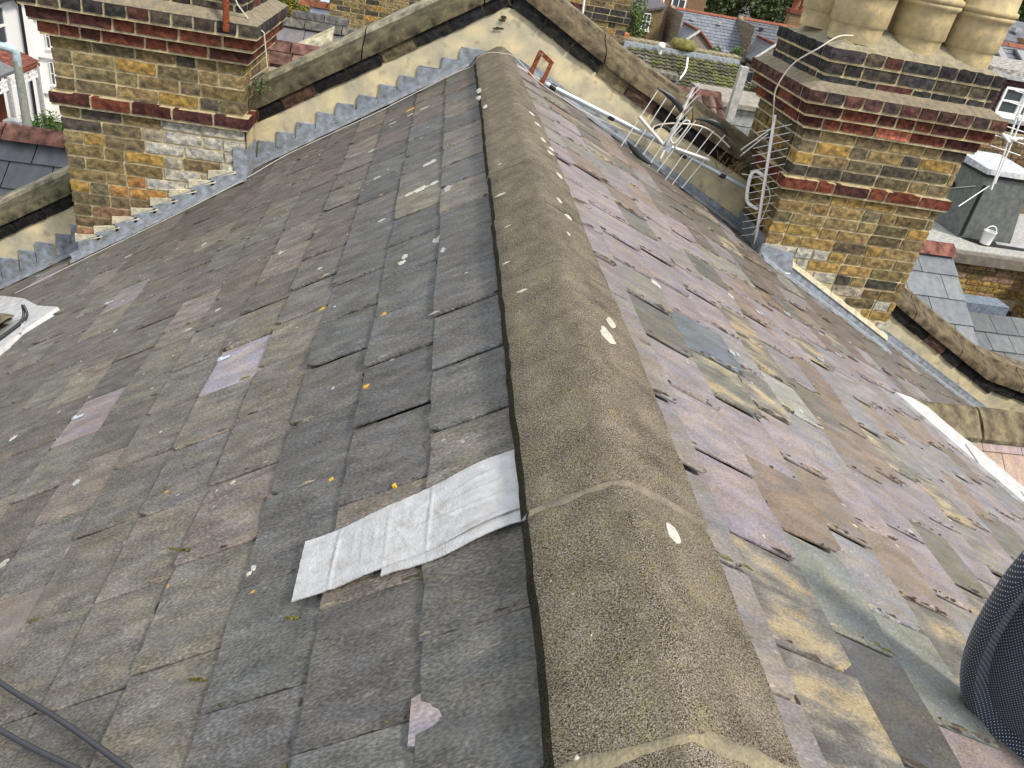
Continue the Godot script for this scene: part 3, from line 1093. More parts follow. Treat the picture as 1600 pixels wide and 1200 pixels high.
func wall_roof(x: float) -> float:
	return RIDGE.y + tan(PITCH_DARK) * (x - RIDGE.x) if x < RIDGE.x else RIDGE.y - tan(PITCH_MAUVE) * (x - RIDGE.x)


func party_wall() -> void:
	var o := thing("party_wall", "cream rendered parapet wall following the gable, with black brick course and mossy stone coping", "wall", Vector3(0.39, -3.4, -5.28))
	var f := FastNoiseLite.new()
	f.frequency = 3.0
	var mb := MB.new()
	mb.smooth = true
	mb.col = Color(1.0, 0.90, 0.62)
	var rows := []
	var x := -4.2
	while x < 6.4:
		var row := []
		for j in 7:
			var y := lerpf(wall_roof(x) - 0.35, wall_top(x) + 0.01, j / 6.0)
			row.append(Vector3(x, y, WALL_Z + f.get_noise_2d(x * 1.5, y * 2.0) * 0.008))
		rows.append(row)
		x += 0.08
	mb.grid(rows, Vector3(0, 0, 1))
	for i in rows.size() - 1:
		var a: Vector3 = rows[i][6]
		var b: Vector3 = rows[i + 1][6]
		mb.quad(a, b, Vector3(b.x, b.y, -5.42), Vector3(a.x, a.y, -5.42), Vector3.UP)
		mb.quad(Vector3(a.x, a.y, -5.42), Vector3(b.x, b.y, -5.42), Vector3(b.x, GROUND, -5.42), Vector3(a.x, GROUND, -5.42), Vector3(0, 0, -1))
	part("render", mb, M.render, o)
	# spalled holes in the render near the apex
	for p: Array in [[0.36, -0.60, 0.022, 0.014], [0.355, -0.615, 0.03, 0.008], [0.33, -0.665, 0.03, 0.012], [0.36, -0.66, 0.02, 0.010]]:
		var h := MB.new()
		h.col = tint(0.06, 0.05, 0.035)
		var ring := []
		for k in 8:
			var a := TAU * k / 8.0
			var r := rng.randf_range(0.5, 1.1)
			ring.append(Vector3(p[0] + cos(a) * p[2] * r, p[1] + sin(a) * p[3] * r, WALL_Z + 0.012))
		for k in 8:
			h.tri(Vector3(p[0], p[1], WALL_Z + 0.011), ring[k], ring[(k + 1) % 8], Vector3(0, 0, 1))
		part("spalled_hole", h, M.mortar, o)
	# brick course under the coping
	x = -3.4
	while x < 5.6:
		var a := Vector3(x, wall_top(x), 0)
		var t := (Vector3(x + 0.05, wall_top(x + 0.05), 0) - a).normalized()
		var w := 0.21 + jit(0.012)
		if x < 0.392 and (a + t * w).x > 0.392:
			w = maxf(0.03, (0.392 - x) / t.x - 0.004)
		var up := Vector3(-t.y, t.x, 0)
		var bed := MB.new()
		bed.col = tint(0.13, 0.115, 0.075)
		bed.slab(Vector3(a.x, a.y, -5.40) + t * 0.0, t * (w + 0.014), up * 0.09, Vector3(0, 0, 0.272))
		part("mortar_bed", bed, M.mortar, o)
		var hide := x > -2.13 and x + w < -1.12 or x > 2.25 and x + w < 3.28
		if not hide:
			var c := tint(0.022, 0.021, 0.021, 0.3)
			if rng.randf() < 0.2:
				c = tint(0.09, 0.055, 0.042, 0.2)
			if rng.randf() < 0.12:
				c = tint(0.16, 0.13, 0.08, 0.2)
			brick(Vector3(a.x, a.y, -5.118) + up * 0.006, t * w, up * 0.076, Vector3(0, 0, 1), 0.1, c, o, 2.2)
		x = (a + t * (w + 0.014)).x
	# coping stones: a weathered slab that slopes forward, and its paler back fillet
	var section := [Vector2(-5.09, 0.092), Vector2(-5.085, 0.145), Vector2(-5.10, 0.166), Vector2(-5.17, 0.195), Vector2(-5.235, 0.215)]
	var fillet := [Vector2(-5.236, 0.212), Vector2(-5.240, 0.240), Vector2(-5.30, 0.252), Vector2(-5.40, 0.250), Vector2(-5.43, 0.235), Vector2(-5.43, 0.08)]
	for run: Array in [[-3.5, -2.1], [-1.16, 0.392], [0.392, 2.26], [3.22, 5.6]]:
		var xa: float = run[0]
		while xa < run[1] - 0.02:
			var xb := minf(xa + rng.randf_range(0.52, 0.7), run[1])
			if run[1] - xb < 0.15:
				xb = run[1]
			for which in 2:
				var sec: Array = section if which == 0 else fillet
				var cp := MB.new()
				cp.smooth = true
				if xb <= 0.4:
					cp.col = tint(0.098, 0.090, 0.058, 0.10) if which == 0 else tint(0.245, 0.230, 0.170, 0.08)
				else:
					cp.col = tint(0.115, 0.094, 0.062, 0.10) if which == 0 else tint(0.145, 0.122, 0.085, 0.08)
				var grid := []
				var steps := 10
				for i in steps + 1:
					var xx := lerpf(xa + 0.004, xb - 0.004, float(i) / steps)
					var row := []
					for q: Vector2 in sec:
						var k := f.get_noise_3d(xx * 8.0, q.y * 30.0, q.x * 8.0) * 0.004
						row.append(Vector3(xx, wall_top(xx) + q.y + k, q.x + k * 0.6))
					grid.append(row)
				cp.grid(grid, Vector3(0, 1, 0.5))
				for i in [0, steps]:
					for q in range(1, sec.size() - 1):
						cp.tri(grid[i][0], grid[i][q], grid[i][q + 1], Vector3(-1 if i == 0 else 1, 0, 0))
				part("coping_stone" if which == 0 else "coping_fillet", cp, M.coping, o)
			xa = xb
	# stepped lead on the dark side
	var steps_lead := MB.new()
	steps_lead.col = tint(0.215, 0.245, 0.275)
	var zz := WALL_Z + 0.014
	var sheets := 0
	for i in range(-1, 28):
		var xr := 0.127 - 0.1225 * i
		var xl := xr - 0.1225
		var y := -0.872 - 0.0752 * i
		if i < 0:
			xr = 0.28
			xl = 0.127
			y = -0.795
		if xr < -1.05 and xl > -2.30:
			continue
		if xr < -3.4:
			break
		y += jit(0.008)
		xl += jit(0.010)
		steps_lead.quad(Vector3(xl + 0.014 + jit(0.008), y + jit(0.007), zz + jit(0.002)), Vector3(xr, y + jit(0.006), zz), Vector3(xr, wall_roof(xr) - 0.03, zz + 0.003), Vector3(xl, wall_roof(xl) - 0.03, zz + 0.003), Vector3(0, 0, 1))
		steps_lead.quad(Vector3(xl + 0.012, y, zz), Vector3(xr, y, zz), Vector3(xr, y + 0.003, zz - 0.014), Vector3(xl + 0.012, y + 0.003, zz - 0.014), Vector3(0, 1, 0))
		sheets += 1
		if sheets % 3 == 0:
			part("lead_step_flashing", steps_lead, M.lead, o)
			steps_lead = MB.new()
			steps_lead.col = tint(0.215, 0.245, 0.275, 0.08)
			zz = WALL_Z + 0.014 + 0.002 * ((sheets / 3) % 2)
	part("lead_step_flashing", steps_lead, M.lead, o)
	# straight lead on the mauve side
	for run: Array in [[0.40, 1.0], [1.0, 1.62], [1.62, 2.25], [3.25, 4.0], [4.0, 4.9]]:
		var sh := MB.new()
		sh.col = tint(0.20, 0.228, 0.262, 0.08)
		var k: float = 0.035 + 0.022 * (run[0] - 0.4)
		var zf := WALL_Z + 0.015
		sh.hexa([Vector3(run[0], wall_roof(run[0]) - 0.03, zf), Vector3(run[1], wall_roof(run[1]) - 0.03, zf), Vector3(run[1], wall_roof(run[1]) + minf(0.085, k + 0.02), zf), Vector3(run[0], wall_roof(run[0]) + minf(0.085, k), zf),
			Vector3(run[0], wall_roof(run[0]) - 0.03, zf - 0.02), Vector3(run[1], wall_roof(run[1]) - 0.03, zf - 0.02), Vector3(run[1], wall_roof(run[1]) + minf(0.085, k + 0.02), zf - 0.02), Vector3(run[0], wall_roof(run[0]) + minf(0.085, k), zf - 0.02)])
		part("lead_flashing", sh, M.lead, o)
	apron(o, 1, 0.20, -1.10, WALL_Z + 0.016, 0.045)
	apron(o, 1, -2.24, -3.5, WALL_Z + 0.016, 0.05)
	apron(o, -1, 0.56, 2.20, WALL_Z + 0.016, 0.07)
	apron(o, -1, 3.36, 4.9, WALL_Z + 0.016, 0.07)


# ---------------------------------------------------------------- things on the roof
func drape(s: float, d: float, base: float) -> float:   # smoothed height over the slates
	var h := 0.0
	for k: Array in [[0, 0], [0.02, 0], [-0.02, 0], [0, 0.02], [0, -0.02], [0.012, 0.012], [-0.012, -0.012]]:
		h += height_on(1, s + k[0], d + k[1]) / 7.0
	return maxf(h, height_on(1, s, d)) + base


func tape() -> void:
	var o := thing("repair_tape", "wrinkled silver-grey repair tape stuck across the dark slates beside the ridge", "tape", slope_world(1, 0.4, 1.03, 0.02))
	var f := FastNoiseLite.new()
	f.seed = 9
	f.frequency = 5.0
	var g := FastNoiseLite.new()
	g.seed = 12
	g.frequency = 11.0
	for which in 2:
		var mb := MB.new()
		mb.smooth = true
		mb.col = Color(0.82, 0.835, 0.85)
		var rows := []
		var nu := 220
		var nv := 64
		# creases: from (u, w) to (u, w), height
		var folds := [[0.02, 0.30, 0.46, 0.42, 0.006], [0.04, 0.80, 0.34, 0.70, 0.003], [0.06, 0.55, 0.30, 0.58, 0.003], [0.42, 0.0, 0.40, 1.0, 0.004], [0.60, 0.02, 0.59, 0.92, 0.0025], [0.845, 0.0, 0.83, 1.0, 0.005], [0.28, 0.25, 0.46, 0.75, 0.003], [0.34, 0.18, 0.55, 0.55, 0.0025], [0.48, 0.12, 0.57, 0.62, 0.0022], [0.22, 0.60, 0.40, 0.86, 0.002], [0.66, 0.2, 0.65, 0.8, 0.0014], [0.70, 0.1, 0.71, 0.9, 0.0014], [0.52, 0.5, 0.53, 1.0, 0.0014], [0.76, 0.3, 0.75, 0.95, 0.0012], [0.12, 0.88, 0.26, 0.95, 0.002]]
		for i in nu + 1:
			var u := float(i) / nu
			var row := []
			for j in nv + 1:
				var w := float(j) / nv
				var s: float
				var da: float
				var db: float
				if which == 0:      # lower strip
					s = lerpf(0.159, 0.435, u)
					da = lerpf(0.972, 0.955, u) + 0.004 * sin(u * 8.0)
					db = 1.06
				else:
					s = lerpf(0.158, 0.614, u)
					da = lerpf(1.004, 0.974, u) - 0.010 * sin(u * PI)
					db = lerpf(1.168, 1.122, u) + 0.004 * sin(u * 7.0)
				var d := lerpf(da, db, w)
				var h := 0.0155 + which * 0.0022 + 0.0022 * sin(clampf((s - 0.16) / 0.198, 0, 2.4) * TAU - 1.2) + f.get_noise_2d(s * 3.0, d * 5.0) * 0.0015
				h += maxf(0.0, g.get_noise_2d(u * 22.0 + w * 7.0, w * 5.0)) * 0.0022 * smoothstep(0.1, 0.4, u)
				if which == 1:
					for q: Array in folds:
						var a := Vector2(q[0], q[1])
						var ab := Vector2(q[2], q[3]) - a
						var ap := Vector2(u, w) - a
						var t := clampf(ap.dot(ab) / ab.length_squared(), 0.0, 1.0)
						var gap := (ap - ab * t) * Vector2(0.455, 0.155)
						gap.x += g.get_noise_2d(w * 4.0, q[0] * 9.0) * 0.003
						h += 0.6 * q[4] * maxf(0.0, 1.0 - gap.length() / 0.0062) * (0.3 + 0.7 * sin(PI * clampf(t, 0.05, 0.95)))
					h += 0.004 * smoothstep(0.12, 0.0, w) * smoothstep(0.0, 0.1, u) * smoothstep(0.45, 0.2, u)
				row.append(slope_world(1, s, d, h))
			rows.append(row)
		mb.grid(rows, slope_world(1, 0, 0, 1) - RIDGE)
		var nn := (slope_world(1, 0, 0, 1) - RIDGE) * 0.0025
		for i in nu:
			for j in [0, nv]:
				mb.quad(rows[i][j], rows[i + 1][j], rows[i + 1][j] - nn, rows[i][j] - nn, Vector3(0, 0, 1 if j == 0 else -1))
		for j in nv:
			mb.quad(rows[nu][j], rows[nu][j + 1], rows[nu][j + 1] - nn, rows[nu][j] - nn, Vector3(-1, -0.5, 0))
		part("tape_strip", mb, M.tape, o)


func smooth_path(pts: Array, per := 8) -> Array:
	var c := Curve3D.new()
	for i in pts.size():
		var t: Vector3 = (pts[mini(i + 1, pts.size() - 1)] - pts[maxi(i - 1, 0)]) / 6.0
		c.add_point(pts[i], -t, t)
	var out := []
	for i in (pts.size() - 1) * per + 1:
		out.append(c.samplef(float(i) / per))
	return out


func cables() -> void:
	for k in 2:
		var pts := []
		var list: Array = [[1.62, 1.30], [1.46, 1.17], [1.327, 1.066], [1.20, 0.975], [1.06, 0.880], [0.90, 0.765], [0.74, 0.645], [0.6, 0.52]] if k == 0 else [[1.66, 1.26], [1.50, 1.14], [1.355, 1.035], [1.245, 0.935], [1.095, 0.838], [0.925, 0.738], [0.75, 0.63], [0.62, 0.50]]
		for p: Array in list:
			pts.append(slope_world(1, p[0], p[1], 0.033 - 0.002 * k + (0.006 if k == 0 else 0.0)))
		var mb := MB.new()
		mb.tube(smooth_path(pts), 0.0052, 10)
		var o := part("black_cable", mb, M.cable)
		tag(o, "upper of two black cables trailing over the nearest dark slates" if k == 0 else "lower of two black cables trailing over the nearest dark slates", "cable", "black cables on the dark slope")
	# thin pale cable along the foot of the parapet, over the ridge
	var line := []
	for p: Array in [[3.4, 4.66], [3.037, 4.68], [2.208, 4.74], [1.80, 4.80], [1.5, 4.90], [1.3, 4.93], [0.824, 4.93], [0.657, 4.94], [0.30, 4.98], [0.19, 4.97]]:
		line.append(slope_world(1, p[0], p[1], height_on(1, p[0], p[1]) + 0.016))
	for p: Array in [[1, 0.13, 4.94, 0.054], [1, 0.05, 4.90, 0.056], [-1, 0.03, 4.82, 0.056], [-1, 0.10, 4.80, 0.052], [-1, 0.23, 4.80, 0.03], [-1, 0.4, 4.84, 0.03]]:
		line.append(slope_world(int(p[0]), p[1], p[2], p[3]))
	line.append(Vector3(1.0, -1.05, -4.95))
	line.append(Vector3(1.46, -1.16, -4.965))
	var mb := MB.new()
	mb.tube(smooth_path(line, 6), 0.0019, 6)
	tag(part("pale_cable", mb, M.pale_cable), "thin pale cable running along the parapet foot and over the ridge", "cable")


func fabric_pad() -> void:
	var o := thing("fabric_pad", "rounded dark navy fabric pad covered in tiny white dots, lying on the mauve slates", "fabric pad", Vector3(1.25, -1.2, -0.8))
	# an upright cushion: a super-ellipse outline in its own plane, with a raised rim; built as front shell, rim and back
	var c := Vector3(1.212, -0.880, -0.757)
	var ax := Vector3(0.80, 0.10, 0.59).normalized()
	var ay := Vector3(-0.18, 0.97, 0.10)
	ay = (ay - ax * ay.dot(ax)).normalized()
	var az := ax.cross(ay)
	if az.dot(-c) < 0.0:
		az = -az
	var profile := [[0.0, 0.020], [0.35, 0.022], [0.62, 0.019], [0.74, 0.014], [0.80, 0.006], [0.83, 0.016], [0.88, 0.034], [0.94, 0.032], [0.98, 0.014], [1.0, 0.0], [0.985, -0.014], [0.94, -0.026], [0.6, -0.03], [0.0, -0.03]]
	for which in 2:
		var mb := MB.new()
		mb.smooth = true
		var rows := []
		for q: Array in (profile.slice(0, 6) if which == 0 else profile.slice(5)):
			var row := []
			for i in 65:
				var a := TAU * i / 64.0
				var ca := cos(a)
				var sa := sin(a)
				var rx := 0.215 * pow(absf(ca), 0.80) * signf(ca)
				var ry := 0.375 * pow(absf(sa), 0.86) * signf(sa)
				var k: float = q[0]
				row.append(c + ax * rx * k + ay * ry * k + az * q[1])
			rows.append(row)
		for i in rows.size() - 1:
			for k in 64:
				var m: Vector3 = (rows[i][k] + rows[i + 1][k + 1]) / 2.0
				var hint: Vector3 = az * (1.0 if which == 0 or i < 4 else -1.0) + (m - c).normalized() * (0.0 if which == 0 else 1.2)
				mb.quad(rows[i][k], rows[i][k + 1], rows[i + 1][k + 1], rows[i + 1][k], hint)
		mb.uv_of = func(p: Vector3) -> Vector2: return Vector2((p - c).dot(ax), (p - c).dot(ay)) / 0.042
		part("panel" if which == 0 else "padded_rim", mb, M.fabric, o)


func rod(o: Node3D, called: String, a: Vector3, b: Vector3, r: float, mat: Material, sides := 6) -> MeshInstance3D:
	var mb := MB.new()
	mb.tube([a, b], r, sides)
	return part(called, mb, mat, o)


func end_cap(o: Node3D, a: Vector3, b: Vector3, bow: Vector3) -> void:
	var mb := MB.new()
	mb.smooth = true
	var rows := []
	for i in 9:
		var t := i / 8.0
		var p := a.lerp(b, t) + bow * sin(t * PI)
		var w := 0.004 + 0.016 * sin(t * PI)
		var along := (b - a).normalized()
		var side := along.cross(Vector3(0, 0.2, 1)).normalized()
		var up := side.cross(along)
		var ring := []
		for k in 9:
			var an := TAU * k / 8.0
			ring.append(p + side * cos(an) * w + up * sin(an) * w * 0.6)
		rows.append(ring)
	for i in 8:
		for k in 8:
			mb.quad(rows[i][k], rows[i][k + 1], rows[i + 1][k + 1], rows[i + 1][k], (rows[i][k] + rows[i][k + 1]) / 2.0 - (rows[i][0] + rows[i][4]) / 2.0)
	part("black_end_cap", mb, M.black, o)


func aerials() -> void:
	var mast := thing("aerial_mast", "long galvanised pole lying along the foot of the parapet on the mauve side", "pole", Vector3(1.3, -1.2, -4.97))
	var mb := MB.new()
	mb.tube([Vector3(0.66, -0.905, -4.97), Vector3(1.5, -1.155, -4.97), Vector3(2.14, -1.362, -4.97)], 0.0165, 12)
	part("tube", mb, M.steel, mast)
	mb = MB.new()
	mb.tube([Vector3(0.43, -0.83, -4.97), Vector3(0.665, -0.907, -4.97)], 0.0205, 12)
	mb.col = tint(0.42, 0.40, 0.34)
	part("end_sleeve", mb, M.lead, mast)
	for k in [0.115, 0.36, 0.68, 0.86, 0.99]:
		var p := Vector3(0.5, -0.853, -4.97).lerp(Vector3(2.14, -1.362, -4.97), k)
		rod(mast, "tape_band", p, p + Vector3(0.04, -0.0125, 0), 0.0185, M.black, 10)
	# rusty bracket
	var br := thing("rusty_bracket", "small rusty steel bracket standing over the pole beside the ridge end", "bracket", Vector3(0.57, -0.9, -4.95))
	for seg: Array in [[Vector3(0.535, -0.93, -4.92), Vector3(0.60, -0.735, -4.97)], [Vector3(0.60, -0.735, -4.97), Vector3(0.675, -0.782, -4.97)], [Vector3(0.675, -0.782, -4.97), Vector3(0.615, -0.965, -4.92)]]:
		var a: Vector3 = seg[0]
		var b: Vector3 = seg[1]
		var t := (b - a).normalized()
		var side := t.cross(Vector3(0, 0, 1)).normalized()
		var bar := MB.new()
		bar.col = tint(0.17, 0.055, 0.028, 0.1)
		bar.slab(a - side * 0.012 - Vector3(0, 0, 0.004), b - a + t * 0.012, side * 0.024, Vector3(0, 0, 0.008))
		bar.slab(a - side * 0.012 - Vector3(0, 0, 0.024), b - a, side * 0.005, Vector3(0, 0, 0.022))
		part("steel_angle", bar, M.rust, br)
	for p: Vector3 in [Vector3(0.535, -0.925, -4.905), Vector3(0.615, -0.955, -4.905), Vector3(0.607, -0.745, -4.955)]:
		rod(br, "bolt", p, p + Vector3(0, 0, 0.02), 0.007, M.rust)
	# grid aerial on the mast
	var a1 := thing("television_aerial", "television aerial with parallel rods and curved black end caps clamped midway along the pole", "aerial", Vector3(1.5, -1.16, -4.95))
	for p: Array in [[1.195, -1.20, 1.365, -0.845], [1.262, -1.245, 1.43, -0.88], [1.328, -1.285, 1.50, -0.915], [1.392, -1.325, 1.565, -0.95], [1.45, -1.36, 1.655, -0.985], [1.517, -1.412, 1.712, -1.02], [1.588, -1.39, 1.79, -1.03], [1.66, -1.40, 1.872, -1.045]]:
		rod(a1, "rod", Vector3(p[0], p[1], -4.90), Vector3(p[2], p[3], -4.985), 0.0032, M.alloy)
	end_cap(a1, Vector3(1.36, -0.83, -4.99), Vector3(1.585, -0.99, -4.99), Vector3(0.03, 0.015, 0))
	end_cap(a1, slope_world(-1, 0.94, 4.93, 0.05), slope_world(-1, 1.085, 4.70, 0.05), Vector3(-0.01, -0.005, 0.02))
	end_cap(a1, Vector3(1.65, -0.975, -4.99), Vector3(1.90, -1.05, -4.99), Vector3(0.02, 0.03, 0))
	rod(a1, "support_bar", Vector3(1.275, -1.005, -4.94), Vector3(1.475, -1.15, -4.94), 0.011, M.alloy, 8)
	rod(a1, "support_bar", Vector3(1.56, -1.165, -4.94), Vector3(1.80, -1.205, -4.94), 0.011, M.alloy, 8)
	var boom_a := Vector3(1.475, -1.235, -4.92)
	var boom_b := Vector3(1.60, -0.80, -5.03)
	rod(a1, "boom", boom_a, boom_b, 0.009, M.alloy, 8)
	for i in 6:
		var p := boom_a.lerp(boom_b, 0.2 + 0.15 * i)
		rod(a1, "director", p + Vector3(-0.012, -0.05, 0.012), p + Vector3(0.05, 0.05, 0.02), 0.003, M.alloy)
		rod(a1, "director", p + Vector3(-0.03, -0.04, 0.012), p + Vector3(0.025, 0.055, 0.02), 0.003, M.alloy)
	mb = MB.new()
	mb.tube(smooth_path([Vector3(1.50, -1.10, -4.91), Vector3(1.565, -0.99, -4.93), Vector3(1.60, -1.0, -4.92), Vector3(1.535, -1.12, -4.90), Vector3(1.50, -1.10, -4.91)]), 0.0045, 6)
	part("dipole_loop", mb, M.alloy, a1)
	mb = MB.new()
	mb.col = tint(0.5, 0.5, 0.5)
	mb.hexa([Vector3(1.485, -1.185, -4.95), Vector3(1.525, -1.20, -4.95), Vector3(1.535, -1.15, -4.95), Vector3(1.495, -1.14, -4.95), Vector3(1.485, -1.185, -4.925), Vector3(1.525, -1.20, -4.925), Vector3(1.535, -1.15, -4.925), Vector3(1.495, -1.14, -4.925)])
	part("clamp", mb, M.steel, a1)
	mb = MB.new()
	mb.tube(smooth_path([Vector3(1.40, -1.09, -5.0), Vector3(1.42, -1.06, -5.02), Vector3(1.53, -1.02, -4.98), Vector3(1.70, -1.015, -4.99), Vector3(1.83, -1.06, -5.02), Vector3(1.95, -1.13, -5.05)]), 0.0055, 6)
	part("lead_wire", mb, M.pale_cable, a1)
	mb = MB.new()
	mb.tube(smooth_path([Vector3(1.41, -1.09, -5.04), Vector3(1.47, -1.06, -5.03), Vector3(1.56, -1.11, -5.03)]), 0.010, 8)
	part("black_wire_coil", mb, M.black, a1)
	# long yagi standing against the second stack
	var a2 := thing("television_aerial", "tall white comb-like television aerial leaning against the yellow-brown chimney stack", "aerial", Vector3(2.2, -1.5, -4.78))
	var p0 := Vector3(2.212, -1.70, -4.74)
	var p1 := Vector3(2.075, -0.845, -4.80)
	mb = MB.new()
	mb.col = tint(0.5, 0.5, 0.5)
	mb.tube([p0, p0.lerp(p1, 0.5), p1], 0.0105, 8)
	part("boom", mb, M.white, a2)
	for i in 15:
		var p := p0.lerp(p1, 0.14 + 0.055 * i)
		rod(a2, "director", p + Vector3(-0.075, -0.055, -0.06), p + Vector3(0.075, 0.055, 0.075), 0.0028, M.alloy)
	mb = MB.new()
	mb.tube(smooth_path([Vector3(2.145, -1.225, -4.80), Vector3(2.085, -1.205, -4.83), Vector3(2.065, -1.245, -4.84), Vector3(2.08, -1.36, -4.84), Vector3(2.105, -1.415, -4.83), Vector3(2.165, -1.435, -4.79)]), 0.0115, 8)
	part("u_clamp", mb, M.white, a2)
	for p: Array in [[2.075, -0.93, 1.955, -1.095], [2.07, -0.96, 1.965, -1.13], [1.955, -1.095, 1.965, -1.13]]:
		rod(a2, "dipole", Vector3(p[0], p[1], -4.80), Vector3(p[2], p[3], -4.86), 0.0045, M.alloy)
	end_cap(a2, Vector3(2.175, -1.775, -4.70), Vector3(2.315, -1.60, -4.72), Vector3(0.012, -0.012, 0))
	end_cap(a2, Vector3(2.19, -1.795, -4.66), Vector3(2.20, -1.68, -4.68), Vector3(0.01, 0.0, 0))
	for p: Array in [[2.10, -1.765, 2.225, -1.645], [2.13, -1.70, 2.235, -1.79], [2.22, -1.775, 2.42, -1.83], [2.215, -1.715, 2.33, -1.585]]:
		rod(a2, "reflector_arm", Vector3(p[0], p[1], -4.68), Vector3(p[2], p[3], -4.70), 0.006, M.black)
	rod(a2, "director", Vector3(2.335, -1.77, -4.58), Vector3(2.43, -1.765, -4.58), 0.005, M.alloy)
	# cable from the pots down to the aerial
	mb = MB.new()
	mb.tube(smooth_path([Vector3(2.33, -0.335, -4.70), Vector3(2.20, -0.345, -4.60), Vector3(2.10, -0.42, -4.58), Vector3(2.02, -0.53, -4.66), Vector3(1.995, -0.68, -4.72), Vector3(2.04, -0.80, -4.77), Vector3(2.07, -0.88, -4.79)]), 0.0040, 8)
	tag(part("pale_cable", mb, M.pale_cable), "white cable looping from the clay pots down to the comb-like aerial", "cable")
	mb = MB.new()
	mb.tube(smooth_path([Vector3(2.04, -1.26, -4.93), Vector3(2.12, -1.24, -4.80), Vector3(2.19, -1.32, -4.74), Vector3(2.19, -1.47, -4.74), Vector3(2.17, -1.60, -4.75)]), 0.0035, 6)
	part("looped_wire", mb, M.pale_cable, a2)


func leaf_clump(o: Node3D, called: String, at: Vector3, size: Vector3, count: int, leaf: float, tones: Array, solid := 0.0) -> void:
	var mb := MB.new()
	for i in count:
		var u := Vector3(rng.randfn(), rng.randfn(), rng.randfn()).normalized()
		var r := pow(rng.randf(), 0.4) * (1.0 - solid) + solid
		var lump := 0.75 + 0.3 * sin(u.x * 7.0 + at.x) * sin(u.y * 6.0 + at.z) + 0.15 * sin(u.z * 11.0)
		var p := at + u * size * r * lump
		var a := Vector3(rng.randfn(), rng.randfn() * 0.6, rng.randfn()).normalized() * leaf * rng.randf_range(0.6, 1.3)
		var b := a.cross(Vector3(rng.randfn(), rng.randfn(), rng.randfn())).normalized() * leaf * 0.45
		var c: Color = tones[rng.randi() % tones.size()]
		mb.col = shade(c, 0.25)
		mb.quad(p - a * 0.5, p + b * 0.5, p + a * 0.5, p - b * 0.5, u)
	var m := part(called, mb, M.leaf, o)
	m.set_meta("kind", "stuff")


